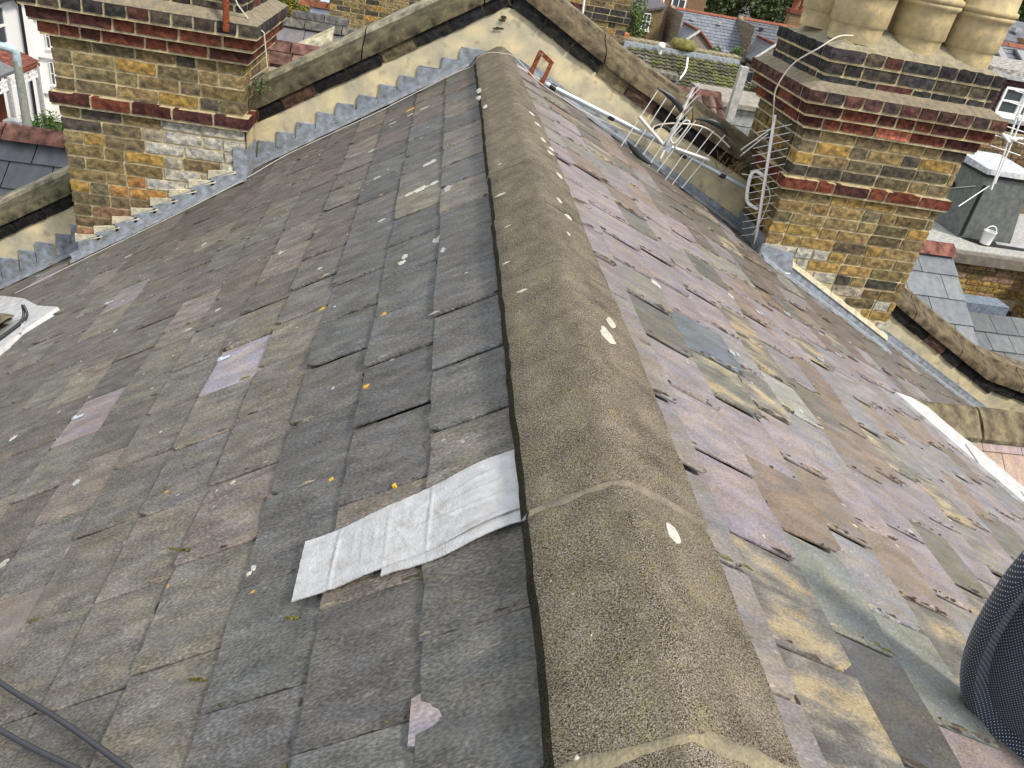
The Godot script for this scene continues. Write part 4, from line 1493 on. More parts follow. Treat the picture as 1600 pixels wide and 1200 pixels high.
func bay_gables() -> void:
	# dark side: the end of a small gable roof with pale lead laid round it
	for sg in [1, -1]:
		var d_mid := 3.82 if sg > 0 else 3.53
		var o := thing("gable_roof", "small gable roof with mossy ridge tile and pale lead, low on the dark slope" if sg > 0 else "small gable roof with mossy ridge tiles and pink slates beyond the mauve slope", "gable roof", slope_world(sg, 3.3, d_mid))
		var lead := MB.new()
		lead.col = tint(0.50, 0.53, 0.56)
		var pts := []
		if sg > 0:
			pts = [[2.60, 3.785], [2.74, 3.62], [2.80, 3.42], [2.93, 3.05], [3.6, 2.8], [4.6, 3.2], [4.6, 4.9], [3.95, 4.93], [3.55, 4.745], [3.15, 4.36], [2.86, 4.02]]
		else:
			pts = [[2.42, 3.285], [2.60, 3.155], [2.85, 3.01], [3.16, 2.825], [3.6, 2.55], [4.6, 2.7], [4.6, 4.4], [3.6, 3.9], [3.0, 3.56], [2.7, 3.46]]
		var mid := slope_world(sg, 3.6, d_mid, 0.028)
		for i in pts.size():
			var p: Array = pts[i]
			var q: Array = pts[(i + 1) % pts.size()]
			lead.tri(mid, slope_world(sg, p[0], p[1], 0.028), slope_world(sg, q[0], q[1], 0.028), Vector3.UP)
			lead.quad(slope_world(sg, p[0], p[1], 0.028), slope_world(sg, q[0], q[1], 0.028), slope_world(sg, q[0], q[1], 0.0), slope_world(sg, p[0], p[1], 0.0), slope_world(sg, p[0], p[1]) - mid)
		part("lead_valley", lead, M.lead, o)
		for k in 3:
			var lap := MB.new()
			lap.col = tint(0.52, 0.55, 0.58)
			var sa := 2.72 + k * 0.33 if sg > 0 else 2.86 + k * 0.32
			var da := 3.60 - k * 0.25 if sg > 0 else 3.0 - k * 0.19
			lap.hexa([slope_world(sg, sa, da, 0.030), slope_world(sg, sa + 0.02, da, 0.030), slope_world(sg, sa + 0.12, da + 0.22, 0.030), slope_world(sg, sa + 0.10, da + 0.22, 0.030), slope_world(sg, sa, da, 0.034), slope_world(sg, sa + 0.02, da, 0.034), slope_world(sg, sa + 0.12, da + 0.22, 0.034), slope_world(sg, sa + 0.10, da + 0.22, 0.034)])
			part("lead_lap", lap, M.lead, o)
		# gable slopes and their ridge run outwards along x
		var rx := -2.07 if sg > 0 else 2.86
		var ry := -2.29 if sg > 0 else -2.045
		var rz := -3.83 if sg > 0 else -3.55
		var out := -1.0 if sg > 0 else 1.0
		for near in [1.0, -1.0]:
			var base := MB.new()
			base.col = tint(0.10, 0.08, 0.07)
			var sl := Vector3(0, -0.62, 0.785) if near > 0 else Vector3(0, -0.62, -0.785)
			var start := Vector3(rx + out * 0.10, ry - 0.045, rz)
			var long := Vector3(out * 3.0, 0, 0)
			var skew := Vector3(out * 0.98, 0, 0)
			base.hexa([start, start + long, start + long + sl * 1.1, start + sl * 1.1 + skew * 1.1, start - Vector3(0, 0.05, 0), start + long - Vector3(0, 0.05, 0), start + long + sl * 1.1 - Vector3(0, 0.05, 0), start + sl * 1.1 + skew * 1.1 - Vector3(0, 0.05, 0)])
			part("roof_deck", base, M.mortar, o)
			if near < 0.0 and sg < 0:
				continue
			for row in 5:
				for k in 10:
					var xa := 0.10 + k * 0.25 - (0.125 if row % 2 else 0.0)
					var lim := 0.98 * (row * 0.2 + 0.1)
					if xa + 0.25 < lim or xa > 2.6:
						continue
					var x_in := maxf(xa, lim - 0.02)
					var mb := MB.new()
					mb.col = tint(0.26, 0.205, 0.205, 0.1) if rng.randf() < 0.5 else tint(0.27, 0.20, 0.155, 0.1)
					if sg > 0:
						mb.col = tint(0.10, 0.088, 0.08, 0.1)
					mb.uv_of = func(p: Vector3) -> Vector2: return Vector2(p.x, p.z)
					var nn := Vector3(0, 0.785, 0.62 * near)
					var a := start + Vector3(out * x_in, 0, 0) + sl * (row * 0.2 + 0.0) + nn * 0.004
					var b := a + Vector3(out * (xa + 0.246 - x_in), 0, 0)
					var low := sl * 0.215 + nn * 0.012
					mb.hexa([a, b, b + low, a + low + Vector3(out * (0.19 if x_in > xa else 0.0), 0, 0), a + nn * 0.007, b + nn * 0.007, b + low + nn * 0.007, a + low + nn * 0.007 + Vector3(out * (0.19 if x_in > xa else 0.0), 0, 0)])
					part("slate", mb, M.slate_mauve if sg < 0 else M.slate_dark, o)
		var x := 0.0
		var tile := 0
		while x < 2.8:
			var w := 0.43
			var mb := MB.new()
			mb.smooth = true
			mb.col = tint(0.155, 0.130, 0.085, 0.08)
			if sg > 0:
				mb.col = tint(0.125, 0.11, 0.075, 0.08)
			var rows := []
			var prof := [Vector2(-0.15, -0.128), Vector2(-0.155, -0.10), Vector2(-0.08, -0.035), Vector2(-0.025, 0.006), Vector2(0.0, 0.012), Vector2(0.025, 0.006), Vector2(0.08, -0.035), Vector2(0.155, -0.10), Vector2(0.15, -0.128)]
			for i in 5:
				var row := []
				for q: Vector2 in prof:
					var cut := absf(q.x) * 1.05 if tile == 0 and i == 0 else 0.0
					var cut2 := cut + (0.012 * rng.randf() if i == 0 else 0.0)
					row.append(Vector3(rx + out * (x + 0.004 + cut2 + (w - 0.008 - cut2) * i / 4.0), ry + q.y + jit(0.002), rz + q.x))
				rows.append(row)
			mb.grid(rows, Vector3.UP)
			for i in [0, 4]:
				for q in range(1, 8):
					mb.tri(rows[i][0], rows[i][q], rows[i][q + 1], Vector3(-out if i == 0 else out, 0.2, 0))
			for i in 4:
				mb.quad(rows[i][0], rows[i][8], rows[i + 1][8], rows[i + 1][0], Vector3.DOWN)
			part("ridge_tile", mb, M.coping, o)
			x += w
			tile += 1
	var mb := MB.new()
	mb.tube(smooth_path([slope_world(1, 2.79, 3.84, 0.10), slope_world(1, 2.80, 3.80, 0.04), slope_world(1, 2.86, 3.66, 0.036), slope_world(1, 2.95, 3.50, 0.04), slope_world(1, 3.1, 3.3, 0.04)]), 0.007, 6)
	mb.tube(smooth_path([slope_world(1, 2.80, 3.85, 0.10), slope_world(1, 2.83, 3.80, 0.04), slope_world(1, 2.91, 3.66, 0.036), slope_world(1, 3.0, 3.50, 0.04), slope_world(1, 3.12, 3.3, 0.04)]), 0.007, 6)
	tag(part("black_cable", mb, M.black), "pair of thin black wires crossing the pale lead of the small gable", "cable")


func small_growth() -> void:
	var o := thing("weed", "small green weed sprouting between the brown chimney stack and the parapet coping", "plant", Vector3(-1.05, -1.22, -5.0))
	var st := MB.new()
	st.col = tint(0.08, 0.10, 0.04)
	for i in 5:
		st.tube([Vector3(-1.05, -1.24, -5.02), Vector3(-1.05 + jit(0.05), -1.14 + jit(0.03), -4.97 + jit(0.03))], 0.003, 5)
	part("stem", st, M.leaf, o)
	for i in 46:
		var mb := MB.new()
		mb.col = tint(0.10, 0.155, 0.06, 0.3)
		var p := Vector3(-1.045 + rng.randfn() * 0.042, -1.155 + rng.randfn() * 0.030, -4.97 + rng.randfn() * 0.025)
		var a := Vector3(jit(1), jit(0.6), jit(1)).normalized() * rng.randf_range(0.016, 0.03)
		var b := a.cross(Vector3(jit(1), 1, jit(1))).normalized() * 0.009
		mb.quad(p, p + a * 0.5 + b, p + a, p + a * 0.5 - b, Vector3(0, 1, 0.5))
		part("leaf", mb, M.leaf, o)
	var g := thing("dead_weed", "dry straw-coloured weed on the coping beside the comb-like aerial", "plant", Vector3(2.02, -1.22, -5.05))
	var dry := MB.new()
	dry.col = tint(0.24, 0.17, 0.09)
	for i in 22:
		var p := Vector3(1.98 + jit(0.09), -1.27 + jit(0.05), -5.06)
		dry.tube([p, p + Vector3(jit(0.05), rng.randf_range(0.02, 0.08), rng.randf_range(0.0, 0.05))], 0.0025, 4)
	part("stalk", dry, M.mortar, g)
	# dry moss tufts tucked in slate joints
	for i in 3:
		var s: float = [0.94, 0.77, 0.60][i]
		var d: float = [1.25, 0.865, 0.93][i]
		var t := thing("moss_tuft", ["strip of yellow-green moss in a joint left of the silver tape", "little moss tuft under a chipped slate edge below the silver tape", "speck of moss at the corner of the silver tape"][i], "moss", slope_world(1, s, d, 0.02))
		leaf_clump(t, "moss", slope_world(1, s, d, 0.022), Vector3(0.05, 0.006, 0.006) if i == 0 else Vector3(0.02, 0.004, 0.004), 160, 0.006, [tint(0.17, 0.15, 0.04), tint(0.11, 0.10, 0.04)])


# ---------------------------------------------------------------- the neighbourhood
func block(o: Node3D, called: String, a: Vector3, b: Vector3, col: Color, mat: Material) -> MeshInstance3D:
	var mb := MB.new()
	mb.col = col
	mb.box(a, b)
	return part(called, mb, mat, o)


func plate(o: Node3D, called: String, pts: Array, thick: Vector3, col: Color, mat: Material) -> MeshInstance3D:
	var mb := MB.new()
	mb.col = col
	mb.hexa([pts[0], pts[1], pts[2], pts[3], pts[0] - thick, pts[1] - thick, pts[2] - thick, pts[3] - thick])
	return part(called, mb, mat, o)


# courses of slates or tiles on a plane; o0 is the upper corner, along the length of a course, down the fall
func courses(o: Node3D, called: String, o0: Vector3, along: Vector3, down: Vector3, up: Vector3, length: float, rows: int, gauge: float, wide: float, tones: Array, mat: Material, single: bool, thick := 0.012) -> void:
	var all := MB.new()
	for r in rows:
		var x := -(wide * 0.5 if r % 2 else 0.0)
		while x < length - 0.02:
			var xa := maxf(x, 0.0)
			var xb := minf(x + wide - 0.008, length)
			x += wide
			if xb - xa < 0.02:
				continue
			var mb := MB.new() if single else all
			mb.col = shade(tones[rng.randi() % tones.size()], 0.1)
			var lift := thick * (1.2 + rng.randf() * 0.3)
			var a := o0 + along * xa + down * (r * gauge - 0.01)
			var b := o0 + along * xb + down * (r * gauge - 0.01)
			var f := down * (gauge + 0.02 + jit(0.004)) + up * lift
			mb.hexa([a, b, b + f, a + f, a + up * thick, b + up * thick, b + f + up * thick, a + f + up * thick])
			if single:
				part(called, mb, mat, o)
	if not single:
		part(called + "_field", all, mat, o).set_meta("kind", "stuff")


func ridge_run(o: Node3D, a: Vector3, b: Vector3, w: float, h: float, step: float, col: Color, mat: Material) -> void:
	var t := (b - a).normalized()
	var side := t.cross(Vector3.UP).normalized()
	var length := (b - a).length()
	var x := 0.0
	while x < length - 0.02:
		var e := minf(x + step - 0.012, length)
		var mb := MB.new()
		mb.smooth = true
		mb.col = shade(col, 0.14)
		var rows := []
		for k: float in [x, e]:
			var p := a + t * k
			var l := jit(0.004)
			rows.append([p - side * w, p - side * w * 0.55 + Vector3(0, h * 0.66 + l, 0), p + Vector3(0, h + l, 0), p + side * w * 0.55 + Vector3(0, h * 0.66 + l, 0), p + side * w])
		mb.grid(rows, Vector3.UP)
		for q: Array in rows:
			mb.tri(q[0], q[1], q[2], t if q == rows[1] else -t)
			mb.tri(q[0], q[2], q[4], t if q == rows[1] else -t)
			mb.tri(q[2], q[3], q[4], t if q == rows[1] else -t)
		part("ridge_tile", mb, mat, o)
		x += step


# a sash or casement window standing in a plane; ux along it, out towards the viewer
func window(o: Node3D, corner: Vector3, ux: Vector3, w: float, h: float, out: Vector3, bars: int, frame := 0.05) -> void:
	var mb := MB.new()
	var up := Vector3(0, 1, 0)
	mb.slab(corner, ux * w, up * frame, out * 0.05)
	mb.slab(corner + up * (h - frame), ux * w, up * frame, out * 0.05)
	mb.slab(corner, ux * frame, up * h, out * 0.052)
	mb.slab(corner + ux * (w - frame), ux * frame, up * h, out * 0.052)
	mb.slab(corner + up * (h * 0.5 - frame * 0.4), ux * w, up * frame * 0.8, out * 0.046)
	for i in bars:
		mb.slab(corner + ux * (w * (i + 1) / (bars + 1) - frame * 0.25), ux * frame * 0.5, up * h, out * 0.042)
	mb.slab(corner - up * 0.05 - ux * 0.04, ux * (w + 0.08), up * 0.05, out * 0.09)
	var fr := part("window", mb, M.white, o)
	var pn := MB.new()
	pn.slab(corner + out * 0.008, ux * w, up * h, out * 0.012)
	part("pane", pn, M.glass, fr)


func left_neighbours() -> void:
	# grey slates and a red ridge behind the parapet, left of the brown stack
	var o := thing("neighbour_roof", "grey slate roof with lichen-spotted red ridge tiles behind the parapet, left of the brown stack", "roof", Vector3(-3.2, -3.0, -6.0))
	var dn := Vector3(0, -0.616, 0.788)
	var up := Vector3(0, 0.788, 0.616)
	plate(o, "roof_deck", [Vector3(-5.5, -2.10, -6.2), Vector3(-1.6, -2.10, -6.2), Vector3(-1.6, -2.10, -6.2) + dn * 1.0, Vector3(-5.5, -2.10, -6.2) + dn * 1.0], up * 0.06, tint(0.05, 0.05, 0.055), M.far)
	plate(o, "roof_deck", [Vector3(-5.5, -2.10, -6.2), Vector3(-1.6, -2.10, -6.2), Vector3(-1.6, -3.4, -8.2), Vector3(-5.5, -3.4, -8.2)], Vector3(0, 0.06, 0), tint(0.09, 0.09, 0.10), M.far)
	courses(o, "slate", Vector3(-5.4, -2.095, -6.2), Vector3(1, 0, 0), dn, up, 3.6, 4, 0.235, 0.31, [tint(0.118, 0.124, 0.140), tint(0.128, 0.134, 0.150), tint(0.108, 0.114, 0.130)], M.sheet, true)
	ridge_run(o, Vector3(-5.4, -2.10, -6.2), Vector3(-1.7, -2.10, -6.2), 0.13, 0.085, 0.45, tint(0.165, 0.085, 0.068), M.coping)
	block(o, "wall", Vector3(-5.4, GROUND, -8.1), Vector3(-1.7, -3.45, -6.6), tint(0.2, 0.15, 0.08), M.brick)
	# roofs in the gap between the brown stack and the rising coping
	o = thing("neighbour_roof", "dark grey slate roof with stone ridge in the gap right of the brown stack", "roof", Vector3(-1.5, -3.0, -9.2))
	var b1 := Vector3(0, -0.55, 0.835)
	var u1 := Vector3(0, 0.835, 0.55)
	plate(o, "roof_deck", [Vector3(-1.86, -1.53, -9.4), Vector3(-0.9, -1.53, -9.4), Vector3(-0.9, -1.53, -9.4) + b1 * 1.3, Vector3(-1.86, -1.53, -9.4) + b1 * 1.3], u1 * 0.05, tint(0.08, 0.08, 0.09), M.far)
	courses(o, "slate", Vector3(-1.86, -1.525, -9.4), Vector3(1, 0, 0), b1, u1, 1.0, 4, 0.28, 0.40, [tint(0.125, 0.118, 0.128), tint(0.14, 0.132, 0.14)], M.sheet, true)
	ridge_run(o, Vector3(-1.87, -1.53, -9.42), Vector3(-0.9, -1.53, -9.42), 0.11, 0.07, 0.40, tint(0.105, 0.098, 0.085), M.coping)
	plate(o, "lichened_verge", [Vector3(-1.10, -1.39, -8.9), Vector3(-1.10, -1.50, -8.7), Vector3(-1.62, -1.78, -8.5), Vector3(-1.56, -1.64, -8.7)], Vector3(0, 0.05, 0), tint(0.33, 0.31, 0.22), M.coping)
	block(o, "wall", Vector3(-1.84, GROUND, -9.3), Vector3(-0.9, -2.30, -8.4), tint(0.2, 0.15, 0.08), M.brick)
	o = thing("neighbour_roof", "mossy red pantile roof with lichen spots just behind the coping by the weed", "roof", Vector3(-1.3, -3.0, -7.4))
	plate(o, "roof_deck", [Vector3(-1.66, -1.45, -7.6), Vector3(-0.7, -1.45, -7.6), Vector3(-0.7, -1.95, -6.9), Vector3(-1.66, -1.95, -6.9)], Vector3(0, 0.05, 0), tint(0.10, 0.05, 0.035), M.far)
	courses(o, "pantile", Vector3(-1.66, -1.445, -7.6), Vector3(1, 0, 0), Vector3(0, -0.581, 0.814), Vector3(0, 0.814, 0.581), 0.95, 3, 0.24, 0.19, [tint(0.105, 0.062, 0.050), tint(0.16, 0.11, 0.085), tint(0.08, 0.05, 0.042), tint(0.26, 0.21, 0.17)], M.coping, true, 0.03)
	ridge_run(o, Vector3(-1.66, -1.45, -7.6), Vector3(-0.7, -1.45, -7.6), 0.10, 0.075, 0.36, tint(0.115, 0.062, 0.055), M.coping)
	block(o, "wall", Vector3(-1.62, GROUND, -7.5), Vector3(-0.7, -1.98, -6.95), tint(0.2, 0.15, 0.08), M.brick)
	o = thing("neighbour_roof", "pale blue-grey roof with dark stone ridge beside the far yellow stack", "roof", Vector3(-1.8, -3.0, -12.5))
	plate(o, "roof_deck", [Vector3(-2.05, -1.82, -12.0), Vector3(-1.3, -1.82, -12.0), Vector3(-1.3, -2.6, -10.8), Vector3(-2.05, -2.6, -10.8)], Vector3(0, 0.05, 0), tint(0.12, 0.118, 0.13), M.sheet)
	ridge_run(o, Vector3(-2.06, -1.83, -12.0), Vector3(-1.3, -1.83, -12.0), 0.12, 0.08, 0.45, tint(0.085, 0.082, 0.075), M.coping)
	plate(o, "slate_panel", [Vector3(-2.12, -1.94, -14.0), Vector3(-1.4, -1.94, -14.0), Vector3(-1.4, -2.35, -13.2), Vector3(-2.05, -2.35, -13.2)], Vector3(0, 0.05, 0), tint(0.33, 0.38, 0.44), M.sheet)
	ridge_run(o, Vector3(-2.3, -1.94, -14.05), Vector3(-1.4, -1.94, -14.05), 0.12, 0.085, 0.45, tint(0.33, 0.13, 0.075), M.coping)
	plate(o, "slate_panel", [Vector3(-2.2, -1.72, -16.4), Vector3(-1.4, -1.72, -16.4), Vector3(-1.4, -2.25, -15.2), Vector3(-2.2, -2.25, -15.2)], Vector3(0, 0.05, 0), tint(0.33, 0.38, 0.44), M.sheet)
	block(o, "wall", Vector3(-2.02, GROUND, -14.0), Vector3(-1.3, -2.64, -11.0), tint(0.25, 0.2, 0.12), M.brick)
	for c: Array in [[-1.76, -0.35, -13.5, -1.10, 16, 0.0, "square yellow-brown brick stack with bright mortar behind the left coping"], [1.70, 2.50, -11.5, -0.55, 17, 1.0, "yellow-brown brick stack with a thin brown band behind the right coping"]]:
		var s := thing("chimney_stack", c[6], "chimney", Vector3((c[0] + c[1]) / 2.0, -2.4, c[2] - 0.4))
		var list := []
		for i in c[4]:
			list.append(["soot" if c[5] > 0.5 and i in [6, 7] else "stock", 0.025 if c[5] > 0.5 and i in [6, 7] else 0.0, 0.205])
		stack(s, c[0], c[1], c[2], c[2] - 0.9, c[3], 0.078, list, 0, no_trim, func(kind: String, _x: float, _y: float, _side: int) -> Array: return [brick_tone(kind), ""], false)
		block(s, "stack_base", Vector3(c[0] + 0.02, GROUND, c[2] - 0.88), Vector3(c[1] - 0.02, c[3] - 0.077 * c[4], c[2] - 0.02), tint(0.2, 0.16, 0.08), M.brick)
	var pole := thing("aerial_pole", "thin white aerial pole in front of the stack with the brown band", "pole", Vector3(1.84, -1.3, -11.3))
	rod(pole, "tube", Vector3(1.86, -1.32, -11.35), Vector3(1.80, -0.6, -11.35), 0.015, M.white)
	# across the street: white house, its verandah, lamp, hedge
	o = thing("white_house", "white rendered house with sash window and black downpipe across the street", "house", Vector3(-15.5, GROUND, -27))
	block(o, "wall", Vector3(-19, GROUND, -40), Vector3(-13, -3.4, -24), Color.WHITE, M.white)
	for p: Array in [[-28.95, -28.3, -8.9, -4.9]]:
		block(o, "bay", Vector3(-13.02, p[2], p[0]), Vector3(-12.55, p[3], p[1]), Color.WHITE, M.white)
	for y: float in [-5.55, -6.75, -7.9]:
		block(o, "string_course", Vector3(-13.02, y - 0.06, -29.0), Vector3(-12.48, y + 0.06, -28.2), Color.WHITE, M.white)
	for y: float in [-6.5, -7.65]:
		window(o, Vector3(-12.70, y, -28.29), Vector3(1, 0, 0), 0.13, 0.72, Vector3(0, 0, 1), 0, 0.02)
		window(o, Vector3(-12.55, y, -28.85), Vector3(0, 0, 1), 0.45, 0.72, Vector3(1, 0, 0), 0, 0.05)
	window(o, Vector3(-13.0, -6.15, -26.45), Vector3(0, 0, 1), 1.25, 1.15, Vector3(1, 0, 0), 1, 0.09)
	var pipe := MB.new()
	pipe.tube([Vector3(-12.9, -4.9, -27.05), Vector3(-12.9, -5.15, -27.3), Vector3(-12.9, -8.9, -27.25)], 0.05, 8)
	part("downpipe", pipe, M.black, o)
	block(o, "eaves_board", Vector3(-13.1, -4.9, -33), Vector3(-12.75, -4.75, -24), tint(0.05, 0.05, 0.06), M.far)
	o = thing("verandah", "verandah with red tiled roof and white fretwork in front of the white house", "porch", Vector3(-12, GROUND, -23))
	plate(o, "tiled_roof", [Vector3(-12.95, -5.60, -24.4), Vector3(-11.15, -6.02, -24.25), Vector3(-11.15, -6.02, -22.95), Vector3(-12.95, -5.2, -22.95)], Vector3(0, 0.08, 0), tint(0.16, 0.055, 0.035), M.far)
	courses(o, "tile", Vector3(-12.9, -5.40, -24.35), Vector3(0, 0, 1), Vector3(0.93, -0.33, 0).normalized(), Vector3(0.33, 0.93, 0).normalized(), 1.4, 9, 0.2, 0.2, [tint(0.20, 0.07, 0.045), tint(0.15, 0.055, 0.04)], M.far, false)
	plate(o, "grey_roof", [Vector3(-12.95, -5.25, -22.9), Vector3(-11.15, -5.93, -22.9), Vector3(-11.15, -5.93, -19.5), Vector3(-12.95, -5.25, -19.5)], Vector3(0, 0.08, 0), tint(0.13, 0.13, 0.14), M.sheet)
	var fret := MB.new()
	for z in 17:
		var zz := -24.2 + z * 0.27
		for y: float in [-6.10, -6.35]:
			fret.box(Vector3(-11.20, y - 0.02, zz), Vector3(-11.16, y + 0.02, zz + 0.27))
		fret.box(Vector3(-11.20, -6.35, zz), Vector3(-11.16, -6.10, zz + 0.035))
		fret.box(Vector3(-11.20, -6.24, zz + 0.03), Vector3(-11.165, -6.21, zz + 0.16))
		fret.box(Vector3(-11.20, -6.35, zz + 0.15), Vector3(-11.165, -6.18, zz + 0.18))
	part("fretwork", fret, M.white, o)
	for z: float in [-24.1, -22.4, -20.5]:
		block(o, "post", Vector3(-11.24, GROUND, z - 0.05), Vector3(-11.14, -6.05, z + 0.05), Color(0.8, 0.8, 0.8), M.clay)
	block(o, "red_brick_front", Vector3(-12.9, GROUND, -23.5), Vector3(-11.9, -6.4, -20.2), tint(0.16, 0.05, 0.03), M.brick)
	o = thing("street_lamp", "grey-green street lamp with pale blue arm in front of the verandah", "street lamp", Vector3(-9.0, GROUND, -18.5))
	var col := MB.new()
	col.col = tint(0.24, 0.255, 0.225)
	col.tube([Vector3(-9, GROUND, -18.55), Vector3(-9, -4.62, -18.55)], 0.11, 10, 0.085)
	part("column", col, M.sheet, o)
	var arm := MB.new()
	arm.col = tint(0.36, 0.46, 0.50)
	arm.tube(smooth_path([Vector3(-9, -4.75, -18.55), Vector3(-9, -4.46, -18.55), Vector3(-9.15, -4.37, -18.5), Vector3(-9.7, -4.28, -18.3)]), 0.085, 10)
	part("arm", arm, M.sheet, o)
	o = thing("hedge", "rounded clipped green hedge below the white house", "hedge", Vector3(-9.6, GROUND, -20.6))
	leaf_clump(o, "foliage", Vector3(-9.75, -7.25, -20.8), Vector3(0.95, 1.0, 1.1), 9000, 0.075, [tint(0.06, 0.11, 0.025), tint(0.09, 0.15, 0.035), tint(0.045, 0.085, 0.02)], 0.55)
	block(o, "stems", Vector3(-10.2, GROUND, -21.2), Vector3(-9.3, -7.6, -20.3), tint(0.03, 0.045, 0.02), M.far)
	o = thing("white_bin", "small white box on the low wall beside the street lamp", "box", Vector3(-9.6, -6.6, -19.2))
	block(o, "body", Vector3(-9.75, -7.0, -19.3), Vector3(-9.40, -6.12, -19.0), Color(0.75, 0.75, 0.75), M.clay)
	tree("autumn_tree", "yellow-green autumn tree behind the roofs right of the brown stack", Vector3(-5.1, GROUND, -28), Vector3(-5.1, -4.4, -28), Vector3(1.3, 1.3, 1.3), 5200, 0.13, [tint(0.16, 0.17, 0.025), tint(0.24, 0.16, 0.02), tint(0.09, 0.12, 0.025)])


func tree(called: String, label: String, foot: Vector3, crown: Vector3, size: Vector3, leaves: int, leaf: float, tones: Array) -> void:
	var o := thing(called, label, "tree", foot, "trees beyond the houses")
	var mb := MB.new()
	mb.col = tint(0.07, 0.055, 0.04)
	mb.tube([foot, foot.lerp(crown, 0.6) + Vector3(0.1, 0, 0), crown + Vector3(0, size.y * 0.4, 0)], 0.22, 8, 0.05)
	for i in 6:
		var a := foot.lerp(crown, 0.6 + 0.06 * i)
		mb.tube([a, a + Vector3(jit(1) * size.x * 0.7, size.y * 0.5, jit(1) * size.z * 0.6)], 0.07, 5, 0.02)
	part("trunk", mb, M.far, o)
	leaf_clump(o, "crown", crown, size, leaves, leaf, tones, 0.15)


func right_neighbours() -> void:
	# far terrace with grey roofs
	var roofs := [[8.15, 10.62, tint(0.165, 0.185, 0.215), 0.0, "far blue-grey slate roof with red ridge and red-edged gable, left of its pair"], [10.78, 13.25, tint(0.125, 0.135, 0.15), 1.0, "far darker grey slate roof with red ridge beside the bluish one"]]
	for r: Array in roofs:
		var o := thing("terraced_house", r[4], "house", Vector3((r[0] + r[1]) / 2.0, GROUND, -32), "far terraced houses with red ridges")
		var lift: float = 0.06 * r[3]
		var a := Vector3(r[0] + 0.2, -2.36 + lift, -31.0)
		var dn := Vector3(0, -0.49, 0.872)
		var up := Vector3(0, 0.872, 0.49)
		var w: float = r[1] - r[0]
		plate(o, "roof", [a, a + Vector3(w, 0, 0), a + Vector3(w, 0, 0) + dn * 2.35, a + dn * 2.35], up * 0.08, r[2], M.far)
		plate(o, "roof", [a, a + Vector3(w, 0, 0), a + Vector3(w, -1.6, -3.0), a + Vector3(0, -1.6, -3.0)], Vector3(0, 0.08, 0), r[2], M.far)
		courses(o, "slate", a, Vector3(1, 0, 0), dn, up, w, 13, 0.18, 0.28, [r[2], shade(r[2], 0.12)], M.far, false, 0.014)
		ridge_run(o, a, a + Vector3(w, 0, 0), 0.10, 0.07, 0.45, tint(0.24, 0.085, 0.05), M.far)
		block(o, "parapet_coping", Vector3(r[0] - 0.02, -3.5, -31.2), Vector3(r[0] + 0.0, -2.3, -28.9), tint(0.17, 0.14, 0.10), M.coping)
		plate(o, "parapet", [a + Vector3(-0.18, 0.10, 0), a + Vector3(0.0, 0.10, 0), a + Vector3(0.0, 0.10, 0) + dn * 2.35, a + Vector3(-0.18, 0.10, 0) + dn * 2.35], Vector3(0, 0.25, 0), tint(0.20, 0.17, 0.125), M.coping)
		block(o, "wall", Vector3(r[0] + 0.2, GROUND, -33.5), Vector3(r[1] + 0.2, -3.62 + lift, -29.05), tint(0.22, 0.065, 0.04), M.brick)
		block(o, "gutter", Vector3(r[0] + 0.2, -3.60 + lift, -28.98), Vector3(r[1] + 0.2, -3.52 + lift, -28.86), tint(0.02, 0.02, 0.022), M.far)
		for k in 2:
			var v := a + Vector3(w * (0.22 + 0.42 * k), 0, 0) + dn * 0.55 + up * 0.05
			block(o, "roof_vent", v, v + Vector3(0.14, 0.09, 0.09), Color(0.75, 0.75, 0.75) if r[3] < 0.5 else tint(0.03, 0.03, 0.035), M.clay)
		if r[3] > 0.5:
			for p: Array in [[7.10, -2.42, 7.38, -2.30], [7.02, -2.54, 7.12, -2.40], [7.36, -2.56, 7.46, -2.40], [7.42, -3.0, 7.50, -2.5], [7.32, -3.06, 7.58, -2.98], [7.64, -3.20, 7.92, -3.12], [7.72, -3.42, 7.82, -3.2], [7.1, -3.4, 7.2, -2.6]]:
				block(o, "white_trim", Vector3(p[0] * 1.526, p[1] * 1.526, -29.05), Vector3(p[2] * 1.526, p[3] * 1.526, -28.90), Color(0.78, 0.77, 0.74), M.clay)
			window(o, Vector3(10.98, -4.55, -29.04), Vector3(1, 0, 0), 0.33, 0.8, Vector3(0, 0, 1), 0, 0.05)
		# front gable
		var gx: float = 8.68 if r[3] < 0.5 else 11.46
		var gy := -2.72
		var ridge_f := Vector3(gx, gy, -28.3)
		var ridge_b := Vector3(gx, gy, -30.3)
		for sd in [-1.0, 1.0]:
			var foot := Vector3(gx + sd * 0.72, gy - 0.58, -28.1)
			plate(o, "gable_roof", [ridge_f, ridge_b, foot + Vector3(0, 0, -0.85), foot], Vector3(0, 0.05, 0), r[2], M.far)
			var bar := MB.new()
			bar.col = tint(0.22, 0.075, 0.045) if sd > 0 else tint(0.45, 0.44, 0.42)
			bar.tube([ridge_f + Vector3(0, 0.03, 0.02), foot + Vector3(sd * 0.03, 0.02, 0.02)], 0.05, 6)
			part("verge_tile", bar, M.far, o)
		var rb := MB.new()
		rb.col = tint(0.22, 0.075, 0.045)
		rb.tube([ridge_f + Vector3(0, 0.03, 0), ridge_b], 0.05, 6)
		part("gable_ridge", rb, M.far, o)
		var gw := MB.new()
		gw.col = tint(0.20, 0.17, 0.14)
		gw.tri(ridge_f + Vector3(0, -0.05, -0.03), Vector3(gx - 0.68, gy - 0.58, -28.15), Vector3(gx + 0.68, gy - 0.58, -28.15), Vector3(0, 0, 1))
		part("gable_wall", gw, M.brick, o)
